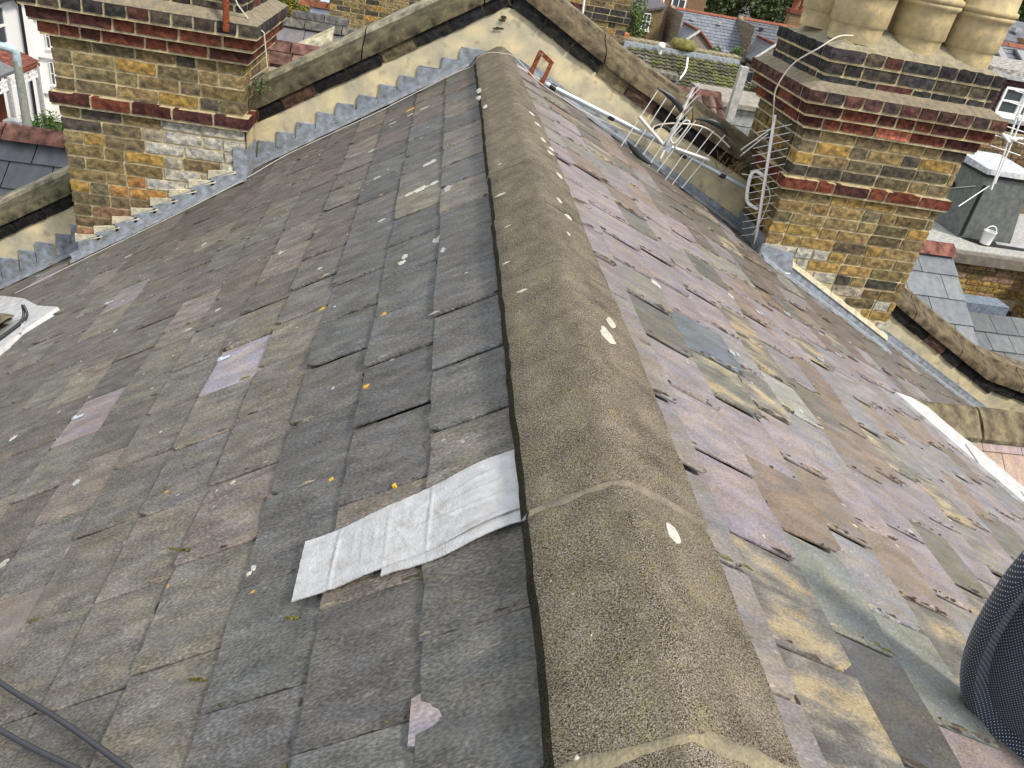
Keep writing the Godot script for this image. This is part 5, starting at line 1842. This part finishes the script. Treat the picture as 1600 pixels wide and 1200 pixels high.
	# brick gable house with a white sash
	var o := thing("brick_house", "yellow-brown brick gable house with one white sash window beside the slate roofs", "house", Vector3(7.2, GROUND, -31))
	var mb := MB.new()
	mb.col = tint(0.19, 0.14, 0.075)
	mb.hexa([Vector3(6.3, GROUND, -30), Vector3(7.75, GROUND, -30), Vector3(7.75, -2.3, -30), Vector3(6.3, -2.75, -30), Vector3(6.3, GROUND, -36), Vector3(7.75, GROUND, -36), Vector3(7.75, -2.3, -36), Vector3(6.3, -2.75, -36)])
	part("wall", mb, M.brick, o)
	window(o, Vector3(7.02, -3.12, -29.99), Vector3(1, 0, 0), 0.30, 0.55, Vector3(0, 0, 1), 1, 0.035)
	mb = MB.new()
	mb.col = tint(0.30, 0.24, 0.19)
	mb.hexa([Vector3(7.75, GROUND, -29.6), Vector3(8.17, GROUND, -29.4), Vector3(8.15, -2.42, -31.1), Vector3(7.78, -2.10, -31.1), Vector3(7.75, GROUND, -32.8), Vector3(8.17, GROUND, -32.8), Vector3(8.15, -2.5, -32.8), Vector3(7.78, -2.2, -32.8)])
	part("pinkish_flank", mb, M.clay, o)
	plate(o, "roof", [Vector3(6.0, -2.78, -29.9), Vector3(7.75, -2.24, -29.9), Vector3(7.75, -2.0, -34), Vector3(6.0, -2.6, -34)], Vector3(0, 0.08, 0), tint(0.12, 0.11, 0.12), M.far)
	# further row glimpsed behind
	o = thing("brick_house", "distant brick house with pale window among blue-grey roofs at the skyline", "house", Vector3(10.6, GROUND, -42))
	block(o, "wall", Vector3(9.0, GROUND, -44), Vector3(12.2, -1.8, -40), tint(0.20, 0.13, 0.075), M.brick)
	window(o, Vector3(10.55, -3.05, -39.98), Vector3(1, 0, 0), 0.7, 0.9, Vector3(0, 0, 1), 1, 0.07)
	window(o, Vector3(9.6, -3.0, -39.98), Vector3(1, 0, 0), 0.6, 0.9, Vector3(0, 0, 1), 1, 0.07)
	plate(o, "roof", [Vector3(8.9, -1.8, -39.9), Vector3(12.3, -1.8, -39.9), Vector3(12.3, -0.4, -42), Vector3(8.9, -0.4, -42)], Vector3(0, 0.08, 0), tint(0.15, 0.17, 0.20), M.far)
	o = thing("terracotta_chimney", "small brick chimney with orange pots beyond the dark grey roof", "chimney", Vector3(13.9, -4, -33))
	block(o, "shaft", Vector3(13.55, GROUND, -33.4), Vector3(14.15, -1.85, -33), tint(0.20, 0.14, 0.075), M.brick)
	block(o, "corbel", Vector3(13.48, -1.95, -33.45), Vector3(14.22, -1.80, -32.94), tint(0.15, 0.06, 0.04), M.brick)
	for k in 2:
		var pot := MB.new()
		pot.col = Color(0.62, 0.20, 0.10)
		pot.lathe(Vector3(13.72 + k * 0.3, -1.80, -33.2), [Vector2(0.12, 0), Vector2(0.11, 0.3), Vector2(0.14, 0.32), Vector2(0.14, 0.38), Vector2(0.09, 0.38)], 12)
		part("pot", pot, M.clay, o)
	var street := MB.new()
	street.col = tint(0.20, 0.13, 0.08)
	# mossy roof and what stands before it
	o = thing("neighbour_roof", "moss-covered tiled roof with grey ridge wall beyond the right coping", "roof", Vector3(4.4, -3, -14.5))
	var dn2 := Vector3(0, -0.455, 0.890)
	var up2 := Vector3(0, 0.890, 0.455)
	plate(o, "roof_deck", [Vector3(3.40, -1.90, -15.0), Vector3(5.46, -1.90, -15.0), Vector3(5.66, -2.42, -13.98), Vector3(3.30, -2.42, -13.98)], up2 * 0.05, tint(0.05, 0.05, 0.04), M.far)
	var tiles := MB.new()
	for r in 12:
		for k in 17:
			tiles.col = [tint(0.105, 0.105, 0.060), tint(0.080, 0.080, 0.050), tint(0.105, 0.100, 0.080), tint(0.135, 0.140, 0.055)][rng.randi() % 4]
			if k < 3 and r > 1 and rng.randf() < 0.5:
				tiles.col = tint(0.16, 0.15, 0.13)
			var a := Vector3(3.36 + k * 0.131, -1.895, -15.0) + dn2 * (r * 0.096)
			var h := 0.018 + 0.012 * rng.randf()
			var b := Vector3(0.128, 0, 0)
			var f := dn2 * 0.10 + up2 * 0.02
			tiles.hexa([a, a + b, a + b + f, a + f, a + up2 * h, a + b + up2 * h, a + b + f + up2 * h * 1.3, a + f + up2 * h * 1.3])
			tiles.hexa([a + b * 0.2 + up2 * h, a + b * 0.8 + up2 * h, a + b * 0.8 + f + up2 * h, a + b * 0.2 + f + up2 * h, a + b * 0.35 + up2 * (h + 0.016), a + b * 0.65 + up2 * (h + 0.016), a + b * 0.65 + f + up2 * (h + 0.02), a + b * 0.35 + f + up2 * (h + 0.02)])
	part("mossy_tile_field", tiles, M.far, o).set_meta("kind", "stuff")
	block(o, "lead_gutter", Vector3(3.30, -1.93, -15.10), Vector3(5.5, -1.80, -15.02), tint(0.30, 0.34, 0.38), M.lead)
	block(o, "parapet", Vector3(3.28, -2.4, -15.45), Vector3(5.55, -1.76, -15.11), tint(0.23, 0.20, 0.13), M.coping)
	block(o, "orange_end_tile", Vector3(3.22, -1.85, -15.46), Vector3(3.40, -1.70, -15.2), tint(0.38, 0.14, 0.06), M.far)
	block(o, "grey_patch", Vector3(3.52, -2.10, -13.95), Vector3(4.05, -2.02, -13.6), tint(0.15, 0.14, 0.12), M.coping)
	block(o, "slate_patch", Vector3(3.5, -2.5, -13.96), Vector3(4.06, -2.10, -13.7), tint(0.20, 0.21, 0.22), M.sheet)
	var moss := MB.new()
	moss.col = tint(0.15, 0.14, 0.05)
	moss.lathe(Vector3(4.42, -1.80, -15.2), [Vector2(0.02, -0.02), Vector2(0.22, 0.0), Vector2(0.25, 0.08), Vector2(0.20, 0.17), Vector2(0.02, 0.19)], 16)
	part("moss_cushion", moss, M.coping, o)
	var vent := MB.new()
	vent.lathe(Vector3(3.95, -1.90, -14.9), [Vector2(0.035, 0), Vector2(0.035, 0.10), Vector2(0.07, 0.12), Vector2(0.06, 0.18), Vector2(0.01, 0.20)], 12)
	part("white_vent_cap", vent, M.white, o)
	var pipe := MB.new()
	pipe.tube(smooth_path([Vector3(4.42, -1.86, -14.7), Vector3(4.32, -2.02, -14.3), Vector3(4.15, -2.17, -14.05), Vector3(3.98, -2.16, -13.85)]), 0.018, 6)
	part("white_pipe", pipe, M.white, o)
	block(o, "wall", Vector3(3.4, GROUND, -15.0), Vector3(5.6, -2.46, -14.1), tint(0.2, 0.15, 0.08), M.brick)
	# grey boarded extension below it
	o = thing("boarded_dormer", "weathered grey boarded wall with flat ledge below the mossy roof", "dormer", Vector3(5.0, -3.5, -13))
	for i in 8:
		block(o, "board", Vector3(4.40, -2.90 + i * 0.088, -13.3), Vector3(5.62, -2.815 + i * 0.088, -12.6 + (i % 2) * 0.012), tint(0.31, 0.325, 0.31, 0.1), M.far)
	block(o, "ledge", Vector3(4.35, -2.20, -13.9), Vector3(5.72, -2.13, -12.52), tint(0.27, 0.25, 0.21), M.far)
	block(o, "wall", Vector3(4.42, GROUND, -13.3), Vector3(5.6, -2.91, -12.65), tint(0.2, 0.15, 0.08), M.brick)
	o = thing("neighbour_roof", "small red-brown pantile roof behind the aerial and right coping", "roof", Vector3(3.6, -3, -10.6))
	var dn3 := Vector3(0, -0.5, 0.866)
	var up3 := Vector3(0, 0.866, 0.5)
	plate(o, "roof_deck", [Vector3(2.7, -1.82, -10.9), Vector3(3.86, -1.82, -10.9), Vector3(3.92, -1.82, -10.9) + dn3 * 0.75, Vector3(2.7, -1.82, -10.9) + dn3 * 0.75], up3 * 0.05, tint(0.10, 0.045, 0.035), M.far)
	for r in 3:
		for k in 12:
			var t := MB.new()
			t.smooth = true
			t.col = tint(0.095, 0.054, 0.045, 0.2) if rng.randf() < 0.8 else tint(0.15, 0.10, 0.085)
			var a := Vector3(2.72 + k * 0.097, -1.81, -10.9) + dn3 * (r * 0.24)
			var rows := []
			for e in 2:
				var row := []
				for q in 5:
					row.append(a + Vector3(q * 0.024, 0, 0) + dn3 * (0.26 * e) + up3 * (0.008 + 0.022 * e + 0.032 * sin(q / 4.0 * PI)))
				rows.append(row)
			t.grid(rows, up3)
			for q in 4:
				t.quad(rows[1][q], rows[1][q + 1], rows[1][q + 1] - up3 * 0.03, rows[1][q] - up3 * 0.03, dn3)
			part("pantile", t, M.coping, o)
	ridge_run(o, Vector3(2.7, -1.81, -10.92), Vector3(3.87, -1.81, -10.92), 0.085, 0.075, 0.40, tint(0.115, 0.062, 0.052), M.coping)
	block(o, "wall", Vector3(2.75, GROUND, -10.85), Vector3(3.82, -2.25, -10.35), tint(0.2, 0.15, 0.08), M.brick)
	var post := thing("grey_post", "tall pale grey square post rising beside the red-brown pantiles", "post", Vector3(4.2, GROUND, -11))
	block(post, "shaft", Vector3(4.08, GROUND, -11.1), Vector3(4.19, -1.39, -11.0), tint(0.40, 0.40, 0.375), M.sheet)
	var sh := thing("shrub", "dark shrub growing on the mossy roof edge by the white trim", "shrub", Vector3(5.55, -2.3, -14))
	leaf_clump(sh, "foliage", Vector3(5.50, -2.12, -14.0), Vector3(0.16, 0.14, 0.15), 420, 0.05, [tint(0.06, 0.08, 0.03), tint(0.10, 0.10, 0.05)])
	# green climber and buddleia against the houses
	tree("tree", "narrow bright green tree between the banded stack and the brick gable", Vector3(3.75, GROUND, -16.8), Vector3(3.75, -2.0, -16.8), Vector3(0.42, 1.3, 0.5), 3800, 0.07, [tint(0.10, 0.15, 0.04), tint(0.14, 0.19, 0.06), tint(0.06, 0.10, 0.03)])
	for p: Array in [[9.25, -3.30, 0.32, "light green bush before the first red-edged gable"], [9.95, -3.22, 0.36, "taller green bush before the parapet between the grey roofs"]]:
		var bush := thing("shrub", p[3], "shrub", Vector3(p[0], -4, -27))
		leaf_clump(bush, "foliage", Vector3(p[0] - 0.25, p[1] + 0.10, -27), Vector3(p[2] * 0.8, p[2] * 1.1, 0.3), 700, 0.09, [tint(0.10, 0.15, 0.045), tint(0.07, 0.11, 0.03)])
		block(bush, "stems", Vector3(p[0] - 0.27, GROUND, -27.02), Vector3(p[0] - 0.23, p[1], -26.98), tint(0.06, 0.05, 0.03), M.far)
	for i in 9:
		var x := 18.2 + i * 1.25
		tree("tree", ["rounded dull green tree on the skyline, first from the left of its row", "second dull green tree of the skyline row", "third dull green tree of the skyline row", "fourth dull green tree of the skyline row, tallest crown", "middle dull green tree of the skyline row", "sixth dull green tree of the skyline row", "seventh skyline tree, above the darker grey roof", "eighth skyline tree, left of the orange pots", "last skyline tree, right of the orange pots"][i], Vector3(x, GROUND, -58 - 2.0 * (i % 3)), Vector3(x, -3.1 + 0.35 * sin(i * 2.1), -58 - 2.0 * (i % 3)), Vector3(1.7, 2.5, 1.6), 2400, 0.34, [tint(0.085, 0.105, 0.045), tint(0.12, 0.135, 0.06), tint(0.06, 0.08, 0.035)])
	for i in 4:
		var x := 38.0 + i * 2.6
		tree("tree", ["green tree on the skyline right of the clay pots", "second green tree right of the clay pots", "third green tree right of the clay pots", "rightmost green tree on the skyline"][i], Vector3(x, GROUND, -60), Vector3(x, -0.6, -60), Vector3(2.3, 2.2, 2), 2400, 0.40, [tint(0.075, 0.11, 0.04), tint(0.10, 0.14, 0.055), tint(0.05, 0.08, 0.03)])
	# behind and right of the yellow-brown stack: roofs with skylights, a bay, brick and a grey box dormer
	o = thing("neighbour_roof", "grey slate roof with two skylights right of the clay pots", "roof", Vector3(11.3, -3, -16))
	var dn4 := Vector3(0, -0.42, 0.9075)
	var up4 := Vector3(0, 0.9075, 0.42)
	plate(o, "roof_deck", [Vector3(10.55, -0.86, -16.4), Vector3(13.8, -0.86, -16.4), Vector3(13.8, -0.86, -16.4) + dn4 * 0.95, Vector3(10.55, -0.86, -16.4) + dn4 * 0.95], up4 * 0.06, tint(0.15, 0.16, 0.175), M.far)
	courses(o, "slate", Vector3(10.55, -0.855, -16.4), Vector3(1, 0, 0), dn4, up4, 3.2, 6, 0.155, 0.22, [tint(0.175, 0.185, 0.205), tint(0.15, 0.16, 0.18)], M.far, false)
	ridge_run(o, Vector3(10.5, -0.86, -16.42), Vector3(13.8, -0.86, -16.42), 0.10, 0.07, 0.45, tint(0.23, 0.09, 0.06), M.far)
	for x: float in [10.93, 11.42]:
		var c := Vector3(x, -0.86, -16.4) + dn4 * 0.22 + up4 * 0.04
		var sk := plate(o, "skylight", [c, c + Vector3(0.22, 0, 0), c + Vector3(0.22, 0, 0) + dn4 * 0.5, c + dn4 * 0.5], -up4 * 0.05, tint(0.10, 0.10, 0.11), M.far)
		var pane := MB.new()
		pane.slab(c + Vector3(0.03, 0, 0) + dn4 * 0.04 + up4 * 0.052, Vector3(0.16, 0, 0), dn4 * 0.42, up4 * 0.008)
		part("pane", pane, M.tape, sk)
	block(o, "wall", Vector3(10.6, GROUND, -18), Vector3(13.8, -1.30, -15.6), tint(0.2, 0.14, 0.08), M.brick)
	block(o, "red_eaves", Vector3(10.5, -1.34, -15.62), Vector3(13.8, -1.26, -15.45), tint(0.20, 0.09, 0.06), M.far)
	o = thing("neighbour_roof", "distant grey roofs with skylights and white ridge at the right skyline", "roof", Vector3(16.5, -3, -24))
	plate(o, "roof", [Vector3(15.6, -0.60, -25), Vector3(19, -0.60, -25), Vector3(19, -1.1, -23.8), Vector3(15.9, -1.1, -23.8)], Vector3(0, 0.08, 0), tint(0.14, 0.15, 0.17), M.far)
	block(o, "white_parapet", Vector3(15.9, -0.62, -25.4), Vector3(17.2, -0.42, -25.1), Color(0.7, 0.72, 0.75), M.clay)
	block(o, "brick_flank", Vector3(16.9, -1.3, -24.0), Vector3(17.8, -0.98, -23.5), tint(0.26, 0.17, 0.09), M.brick)
	for x: float in [16.25, 16.8]:
		block(o, "skylight", Vector3(x, -0.86, -24.3), Vector3(x + 0.2, -0.76, -24.1), Color(0.7, 0.73, 0.76), M.clay)
	plate(o, "red_verge", [Vector3(15.5, -0.62, -24.9), Vector3(15.62, -0.62, -24.9), Vector3(16.15, -1.12, -23.7), Vector3(16.0, -1.12, -23.7)], Vector3(0, 0.06, 0), tint(0.22, 0.10, 0.07), M.far)
	block(o, "wall", Vector3(15.8, GROUND, -26), Vector3(19, -1.14, -23.9), tint(0.2, 0.14, 0.08), M.brick)
	o = thing("back_extension", "purple-brown tiled back extension with a white casement window behind the red corbels", "extension", Vector3(8.9, GROUND, -12.5))
	block(o, "wall", Vector3(8.30, GROUND, -14), Vector3(10.6, -1.06, -12), tint(0.085, 0.05, 0.048), M.brick)
	for i in 9:
		block(o, "hung_tile_course", Vector3(8.28, -1.62 + i * 0.06, -12.02 + 0.0), Vector3(8.60, -1.568 + i * 0.06, -11.975), tint(0.10, 0.052, 0.05, 0.1), M.far)
	block(o, "white_fascia", Vector3(8.24, -1.06, -14), Vector3(10.6, -1.0, -11.9), Color(0.78, 0.79, 0.80), M.clay)
	block(o, "grey_roof", Vector3(8.28, -0.998, -14.2), Vector3(10.6, -0.93, -11.98), tint(0.30, 0.29, 0.27), M.coping)
	window(o, Vector3(8.60, -1.56, -11.985), Vector3(1, 0, 0), 0.36, 0.40, Vector3(0, 0, 1), 0, 0.035)
	window(o, Vector3(8.98, -1.56, -11.985), Vector3(1, 0, 0), 0.5, 0.40, Vector3(0, 0, 1), 1, 0.035)
	block(o, "sill_ledge", Vector3(8.45, -1.66, -12), Vector3(10.0, -1.60, -11.85), Color(0.6, 0.62, 0.64), M.clay)
	o = thing("brick_wall", "rough brown brick wall with white coping behind the grey dormer box", "wall", Vector3(8.3, GROUND, -11))
	block(o, "mortar_core", Vector3(7.5, GROUND, -11.3), Vector3(10.0, -1.70, -11.01), tint(0.22, 0.18, 0.12), M.mortar)
	for r in 12:
		var x := 7.5 - (0.11 if r % 2 else 0.0)
		while x < 9.2:
			brick(Vector3(maxf(x, 7.5), -1.775 - r * 0.075, -11.0), Vector3(0.205, 0, 0), Vector3(0, 0.063, 0), Vector3(0, 0, 1), 0.05, tint(0.17, 0.12, 0.07, 0.3), o, 1.5, "", false)
			x += 0.22
	block(o, "white_coping", Vector3(7.42, -2.05, -11.3), Vector3(7.56, -1.66, -10.5), Color(0.76, 0.77, 0.79), M.clay)
	# grey box dormer on the flat roof
	o = thing("box_dormer", "grey-green box dormer with weathered white top standing on the flat roof", "dormer", Vector3(7.1, -2.6, -9.3))
	mb = MB.new()
	mb.col = tint(0.118, 0.135, 0.122)
	mb.hexa([Vector3(6.77, -2.68, -9.0), Vector3(7.52, -2.68, -9.0), Vector3(7.34, -1.86, -9.0), Vector3(6.77, -1.86, -9.0), Vector3(6.77, -2.68, -9.75), Vector3(7.52, -2.68, -9.75), Vector3(7.34, -1.86, -9.75), Vector3(6.77, -1.86, -9.75)])
	part("body", mb, M.sheet, o)
	mb = MB.new()
	mb.col = tint(0.48, 0.49, 0.50)
	mb.hexa([Vector3(6.72, -1.86, -8.95), Vector3(7.40, -1.86, -8.95), Vector3(7.40, -1.80, -8.96), Vector3(6.72, -1.80, -8.96), Vector3(6.72, -1.86, -9.8), Vector3(7.40, -1.86, -9.8), Vector3(7.40, -1.76, -9.8), Vector3(6.72, -1.76, -9.8)])
	part("weathered_top", mb, M.clay, o)
	block(o, "dark_edge", Vector3(6.735, -1.90, -9.78), Vector3(7.37, -1.862, -8.975), tint(0.03, 0.032, 0.035), M.far)
	rod(o, "black_cable", Vector3(6.79, -2.0, -8.985), Vector3(6.80, -2.66, -8.985), 0.018, M.black)
	rod(o, "white_wire", Vector3(6.76, -2.05, -9.1), Vector3(6.76, -2.25, -9.6), 0.006, M.pale_cable)
	mb = MB.new()
	mb.col = tint(0.02, 0.02, 0.02)
	mb.tube([Vector3(6.74, -2.17, -9.52), Vector3(6.78, -2.17, -9.52)], 0.035, 10)
	part("round_grommet", mb, M.black, o)
	o = thing("flat_roof", "pale grey felt flat roof with dark stone edge behind the parapet", "flat roof", Vector3(7.2, -2.7, -9))
	mb = MB.new()
	mb.col = tint(0.36, 0.355, 0.335)
	mb.box(Vector3(6.05, -2.78, -10.6), Vector3(10.0, -2.685, -8.52))
	part("felt", mb, M.clay, o)
	block(o, "stone_edge", Vector3(5.95, -2.82, -8.52), Vector3(10.0, -2.70, -8.40), tint(0.16, 0.145, 0.12), M.far)
	plate(o, "black_flashing", [Vector3(6.80, -2.676, -8.98), Vector3(8.0, -2.676, -8.98), Vector3(8.0, -2.676, -8.78), Vector3(6.95, -2.676, -8.78)], Vector3(0, 0.008, 0), tint(0.03, 0.03, 0.03), M.far)
	plate(o, "white_patch", [Vector3(7.28, -2.668, -8.97), Vector3(8.0, -2.668, -8.97), Vector3(8.0, -2.668, -8.84), Vector3(7.25, -2.668, -8.88)], Vector3(0, 0.006, 0), Color(0.75, 0.77, 0.8), M.clay)
	o = thing("white_bucket", "small white bucket with raised handle beside the grey box dormer", "bucket", Vector3(7.03, -2.66, -8.82))
	mb = MB.new()
	mb.lathe(Vector3(7.03, -2.665, -8.82), [Vector2(0.0, 0.0), Vector2(0.062, 0.0), Vector2(0.074, 0.15), Vector2(0.078, 0.152), Vector2(0.078, 0.165), Vector2(0.068, 0.165), Vector2(0.062, 0.02)], 18)
	part("bucket", mb, M.white, o)
	mb = MB.new()
	var arc := []
	for i in 13:
		arc.append(Vector3(7.03 + 0.075 * cos(PI * i / 12.0), -2.51 + 0.075 * sin(PI * i / 12.0), -8.82))
	mb.tube(arc, 0.007, 6)
	part("handle", mb, M.white, o)
	o = thing("brick_wall", "golden stock brick wall of the extension below the flat roof", "wall", Vector3(7, GROUND, -8.6))
	block(o, "mortar_core", Vector3(6.2, GROUND, -9.5), Vector3(9.0, -2.82, -8.515), tint(0.36, 0.29, 0.17), M.mortar)
	for r in 9:
		var x := 6.3 - (0.055 if r % 2 else 0.0)
		while x < 7.9:
			var w := 0.105 if rng.randf() < 0.55 else 0.21
			if r < 6:
				brick(Vector3(maxf(x, 6.3), -2.895 - r * 0.072, -8.505), Vector3(w, 0, 0), Vector3(0, 0.060, 0), Vector3(0, 0, 1), 0.06, brick_tone("gold") if rng.randf() < 0.85 else tint(0.30, 0.19, 0.13), o, 1.8)
			x += w + 0.011
	block(o, "rendered_plinth", Vector3(6.25, -3.52, -8.5), Vector3(7.55, -3.25, -8.44), tint(0.36, 0.32, 0.22), M.render)
	block(o, "black_plinth_band", Vector3(6.25, -3.45, -8.44), Vector3(7.55, -3.37, -8.425), tint(0.06, 0.055, 0.05), M.coping)
	o = thing("brick_pier", "golden brick pier at the right edge beside the blue lead gutter", "wall", Vector3(7.8, GROUND, -8.0))
	block(o, "mortar_core", Vector3(7.56, GROUND, -8.5), Vector3(9.0, -2.83, -7.6), tint(0.36, 0.29, 0.17), M.mortar)
	for r in 9:
		for k in 4:
			brick(Vector3(7.55, -2.90 - r * 0.072, -8.5 + k * 0.22 + (0.1 if r % 2 else 0.0)), Vector3(0, 0, 0.205), Vector3(0, 0.060, 0), Vector3(-1, 0, 0), 0.05, brick_tone("gold"), o, 1.8)
		for k in 3:
			brick(Vector3(7.56 + k * 0.22, -2.90 - r * 0.072, -7.595), Vector3(0.205, 0, 0), Vector3(0, 0.060, 0), Vector3(0, 0, 1), 0.05, brick_tone("gold"), o, 1.8)
	o = thing("neighbour_roof", "strip of grey slates with red end tile running down behind the right parapet", "roof", Vector3(5.2, -3, -6.6))
	var dn5 := Vector3(0, -0.5, 0.866)
	var up5 := Vector3(0, 0.866, 0.5)
	plate(o, "roof_deck", [Vector3(4.6, -2.33, -7.2), Vector3(5.42, -2.33, -7.2), Vector3(5.42, -2.33, -7.2) + dn5 * 1.7, Vector3(4.6, -2.33, -7.2) + dn5 * 1.7], up5 * 0.05, tint(0.07, 0.075, 0.08), M.far)
	courses(o, "slate", Vector3(4.6, -2.325, -7.2), Vector3(1, 0, 0), dn5, up5, 0.82, 5, 0.30, 0.42, [tint(0.15, 0.163, 0.178), tint(0.165, 0.178, 0.192)], M.sheet, true)
	ridge_run(o, Vector3(4.6, -2.33, -7.22), Vector3(5.43, -2.33, -7.22), 0.13, 0.10, 0.9, tint(0.20, 0.09, 0.07), M.coping)
	plate(o, "lower_deck", [Vector3(5.40, -2.98, -7.25), Vector3(8.5, -2.98, -7.25), Vector3(8.5, -3.75, -5.6), Vector3(5.40, -3.75, -5.6)], up5 * 0.05, tint(0.06, 0.062, 0.066), M.far)
	courses(o, "slate", Vector3(5.43, -2.975, -7.25), Vector3(1, 0, 0), Vector3(0, -0.423, 0.906), Vector3(0, 0.906, 0.423), 2.2, 7, 0.25, 0.27, [tint(0.115, 0.12, 0.125), tint(0.13, 0.135, 0.14), tint(0.10, 0.105, 0.112)], M.sheet, true)
	block(o, "blue_lead_gutter", Vector3(5.43, -3.0, -7.5), Vector3(6.45, -2.86, -7.26), tint(0.13, 0.16, 0.205), M.lead)
	block(o, "blue_lead_gutter", Vector3(6.36, -3.25, -7.3), Vector3(8.0, -3.02, -7.16), tint(0.14, 0.175, 0.22), M.lead)
	block(o, "wall", Vector3(4.7, GROUND, -7.9), Vector3(8.0, -3.5, -6.2), tint(0.2, 0.15, 0.08), M.brick)
	# far right aerial
	o = thing("television_aerial", "spindly white aerial mast at the right edge above the grey dormer box", "aerial", Vector3(6.9, -2.6, -8.85))
	rod(o, "mast", Vector3(6.83, -2.02, -8.9), Vector3(6.66, -0.62, -8.95), 0.011, M.white)
	rod(o, "mast", Vector3(6.80, -1.93, -8.85), Vector3(6.72, -0.60, -8.9), 0.009, M.white)
	for i in 7:
		var y := -0.80 - i * 0.125
		rod(o, "cross_rod", Vector3(6.55 - 0.02 * (i % 3), y + 0.03, -8.9), Vector3(6.95 + 0.03 * (i % 2), y - 0.02, -8.86), 0.006, M.white)
	for i in 3:
		rod(o, "feed_plate", Vector3(6.60 + i * 0.06, -1.36 - i * 0.02, -8.88), Vector3(6.72 + i * 0.07, -1.44 + i * 0.03, -8.84), 0.018, M.white)
	rod(o, "stay_wire", Vector3(6.78, -1.98, -8.9), Vector3(6.30, -2.2, -8.6), 0.006, M.white)


func ground() -> void:
	var mb := MB.new()
	mb.col = tint(0.085, 0.085, 0.07)
	mb.quad(Vector3(-400, GROUND, -600), Vector3(400, GROUND, -600), Vector3(400, GROUND, 200), Vector3(-400, GROUND, 200), Vector3.UP)
	structure("ground", mb, M.far)
	mb = MB.new()
	mb.col = tint(0.05, 0.05, 0.052)
	mb.quad(Vector3(-10.4, GROUND + 0.004, -120), Vector3(-5.0, GROUND + 0.004, -120), Vector3(-5.0, GROUND + 0.004, 40), Vector3(-10.4, GROUND + 0.004, 40), Vector3.UP)
	structure("road", mb, M.far)
	var o := thing("own_house", "brick walls carrying the slated roof", "house", Vector3(0.5, GROUND, -1.5))
	block(o, "wall", Vector3(-3.2, GROUND, -5.1), Vector3(-3.0, -3.2, 2.4), tint(0.2, 0.15, 0.08), M.brick)
	block(o, "wall", Vector3(4.6, GROUND, -5.1), Vector3(4.8, -3.1, 2.4), tint(0.2, 0.15, 0.08), M.brick)
	block(o, "wall", Vector3(-3.2, GROUND, 2.2), Vector3(4.8, -3.2, 2.4), tint(0.2, 0.15, 0.08), M.brick)


func camera_and_light() -> void:
	var cam := Camera3D.new()
	cam.name = "camera"
	add_child(cam)
	cam.transform = Transform3D(Basis(Vector3(0.98519, 0.16037, 0.06072), Vector3(-0.10326, 0.83752, -0.53656), Vector3(-0.1369, 0.52234, 0.84168)).orthonormalized(), Vector3.ZERO)
	cam.fov = 52.727
	cam.near = 0.02
	cam.far = 2000.0
	cam.current = true
	var env := Environment.new()
	env.background_mode = Environment.BG_SKY
	var sky := ProceduralSkyMaterial.new()
	sky.sky_top_color = Color(0.87, 0.885, 0.905)
	sky.sky_horizon_color = Color(0.93, 0.945, 0.96)
	sky.sky_curve = 0.15
	sky.ground_horizon_color = Color(0.55, 0.55, 0.53)
	sky.ground_bottom_color = Color(0.32, 0.32, 0.30)
	sky.sky_energy_multiplier = 0.9
	env.sky = Sky.new()
	env.sky.sky_material = sky
	env.tonemap_mode = Environment.TONE_MAPPER_LINEAR
	env.tonemap_exposure = 2.0
	env.sdfgi_enabled = true
	env.ssao_enabled = true
	env.ssil_enabled = true
	var we := WorldEnvironment.new()
	we.name = "environment"
	we.environment = env
	add_child(we)
	var sun := DirectionalLight3D.new()
	sun.name = "sun"
	sun.light_color = Color(1.0, 0.965, 0.92)
	sun.light_energy = 0.7
	sun.light_angular_distance = 10.0
	sun.shadow_enabled = true
	add_child(sun)
	sun.basis = Basis.looking_at(Vector3(-0.52, -0.76, -0.44))


func _ready() -> void:
	camera_and_light()
	rng.seed = 20240611
	materials()
	ground()
	roof()
	party_wall()
	dark_side_chimney()
	mauve_side_chimney()
	bay_gables()
	left_neighbours()
	right_neighbours()
	tape()
	cables()
	fabric_pad()
	aerials()
	small_growth()
	for p: Array in [[1.125, 2.20, "metal clip on the lilac slate nearest the ridge, dark slope"], [1.715, 2.235, "metal clip on the pinkish lilac slate low on the dark slope"], [2.142, 3.46, "metal clip on the small lilac slate far down the dark slope"], [3.368, 4.919, "metal clip by the left parapet foot"]]:
		lead_clip(1, p[0], p[1], p[2])
	for p: Array in [[0.69, 2.03, "metal clip holding the blue-grey slate"], [1.223, 2.902, "metal clip furthest left among those high on the mauve slope"], [1.961, 3.473, "metal clip highest up the mauve slope near the second stack"], [1.974, 3.266, "metal clip just below the highest one on the mauve slope"], [1.581, 2.841, "metal clip midway down the mauve slope, nearest the camera of the group"], [1.61, 3.315, "metal clip between two others high on the mauve slope"]]:
		lead_clip(-1, p[0], p[1], p[2])
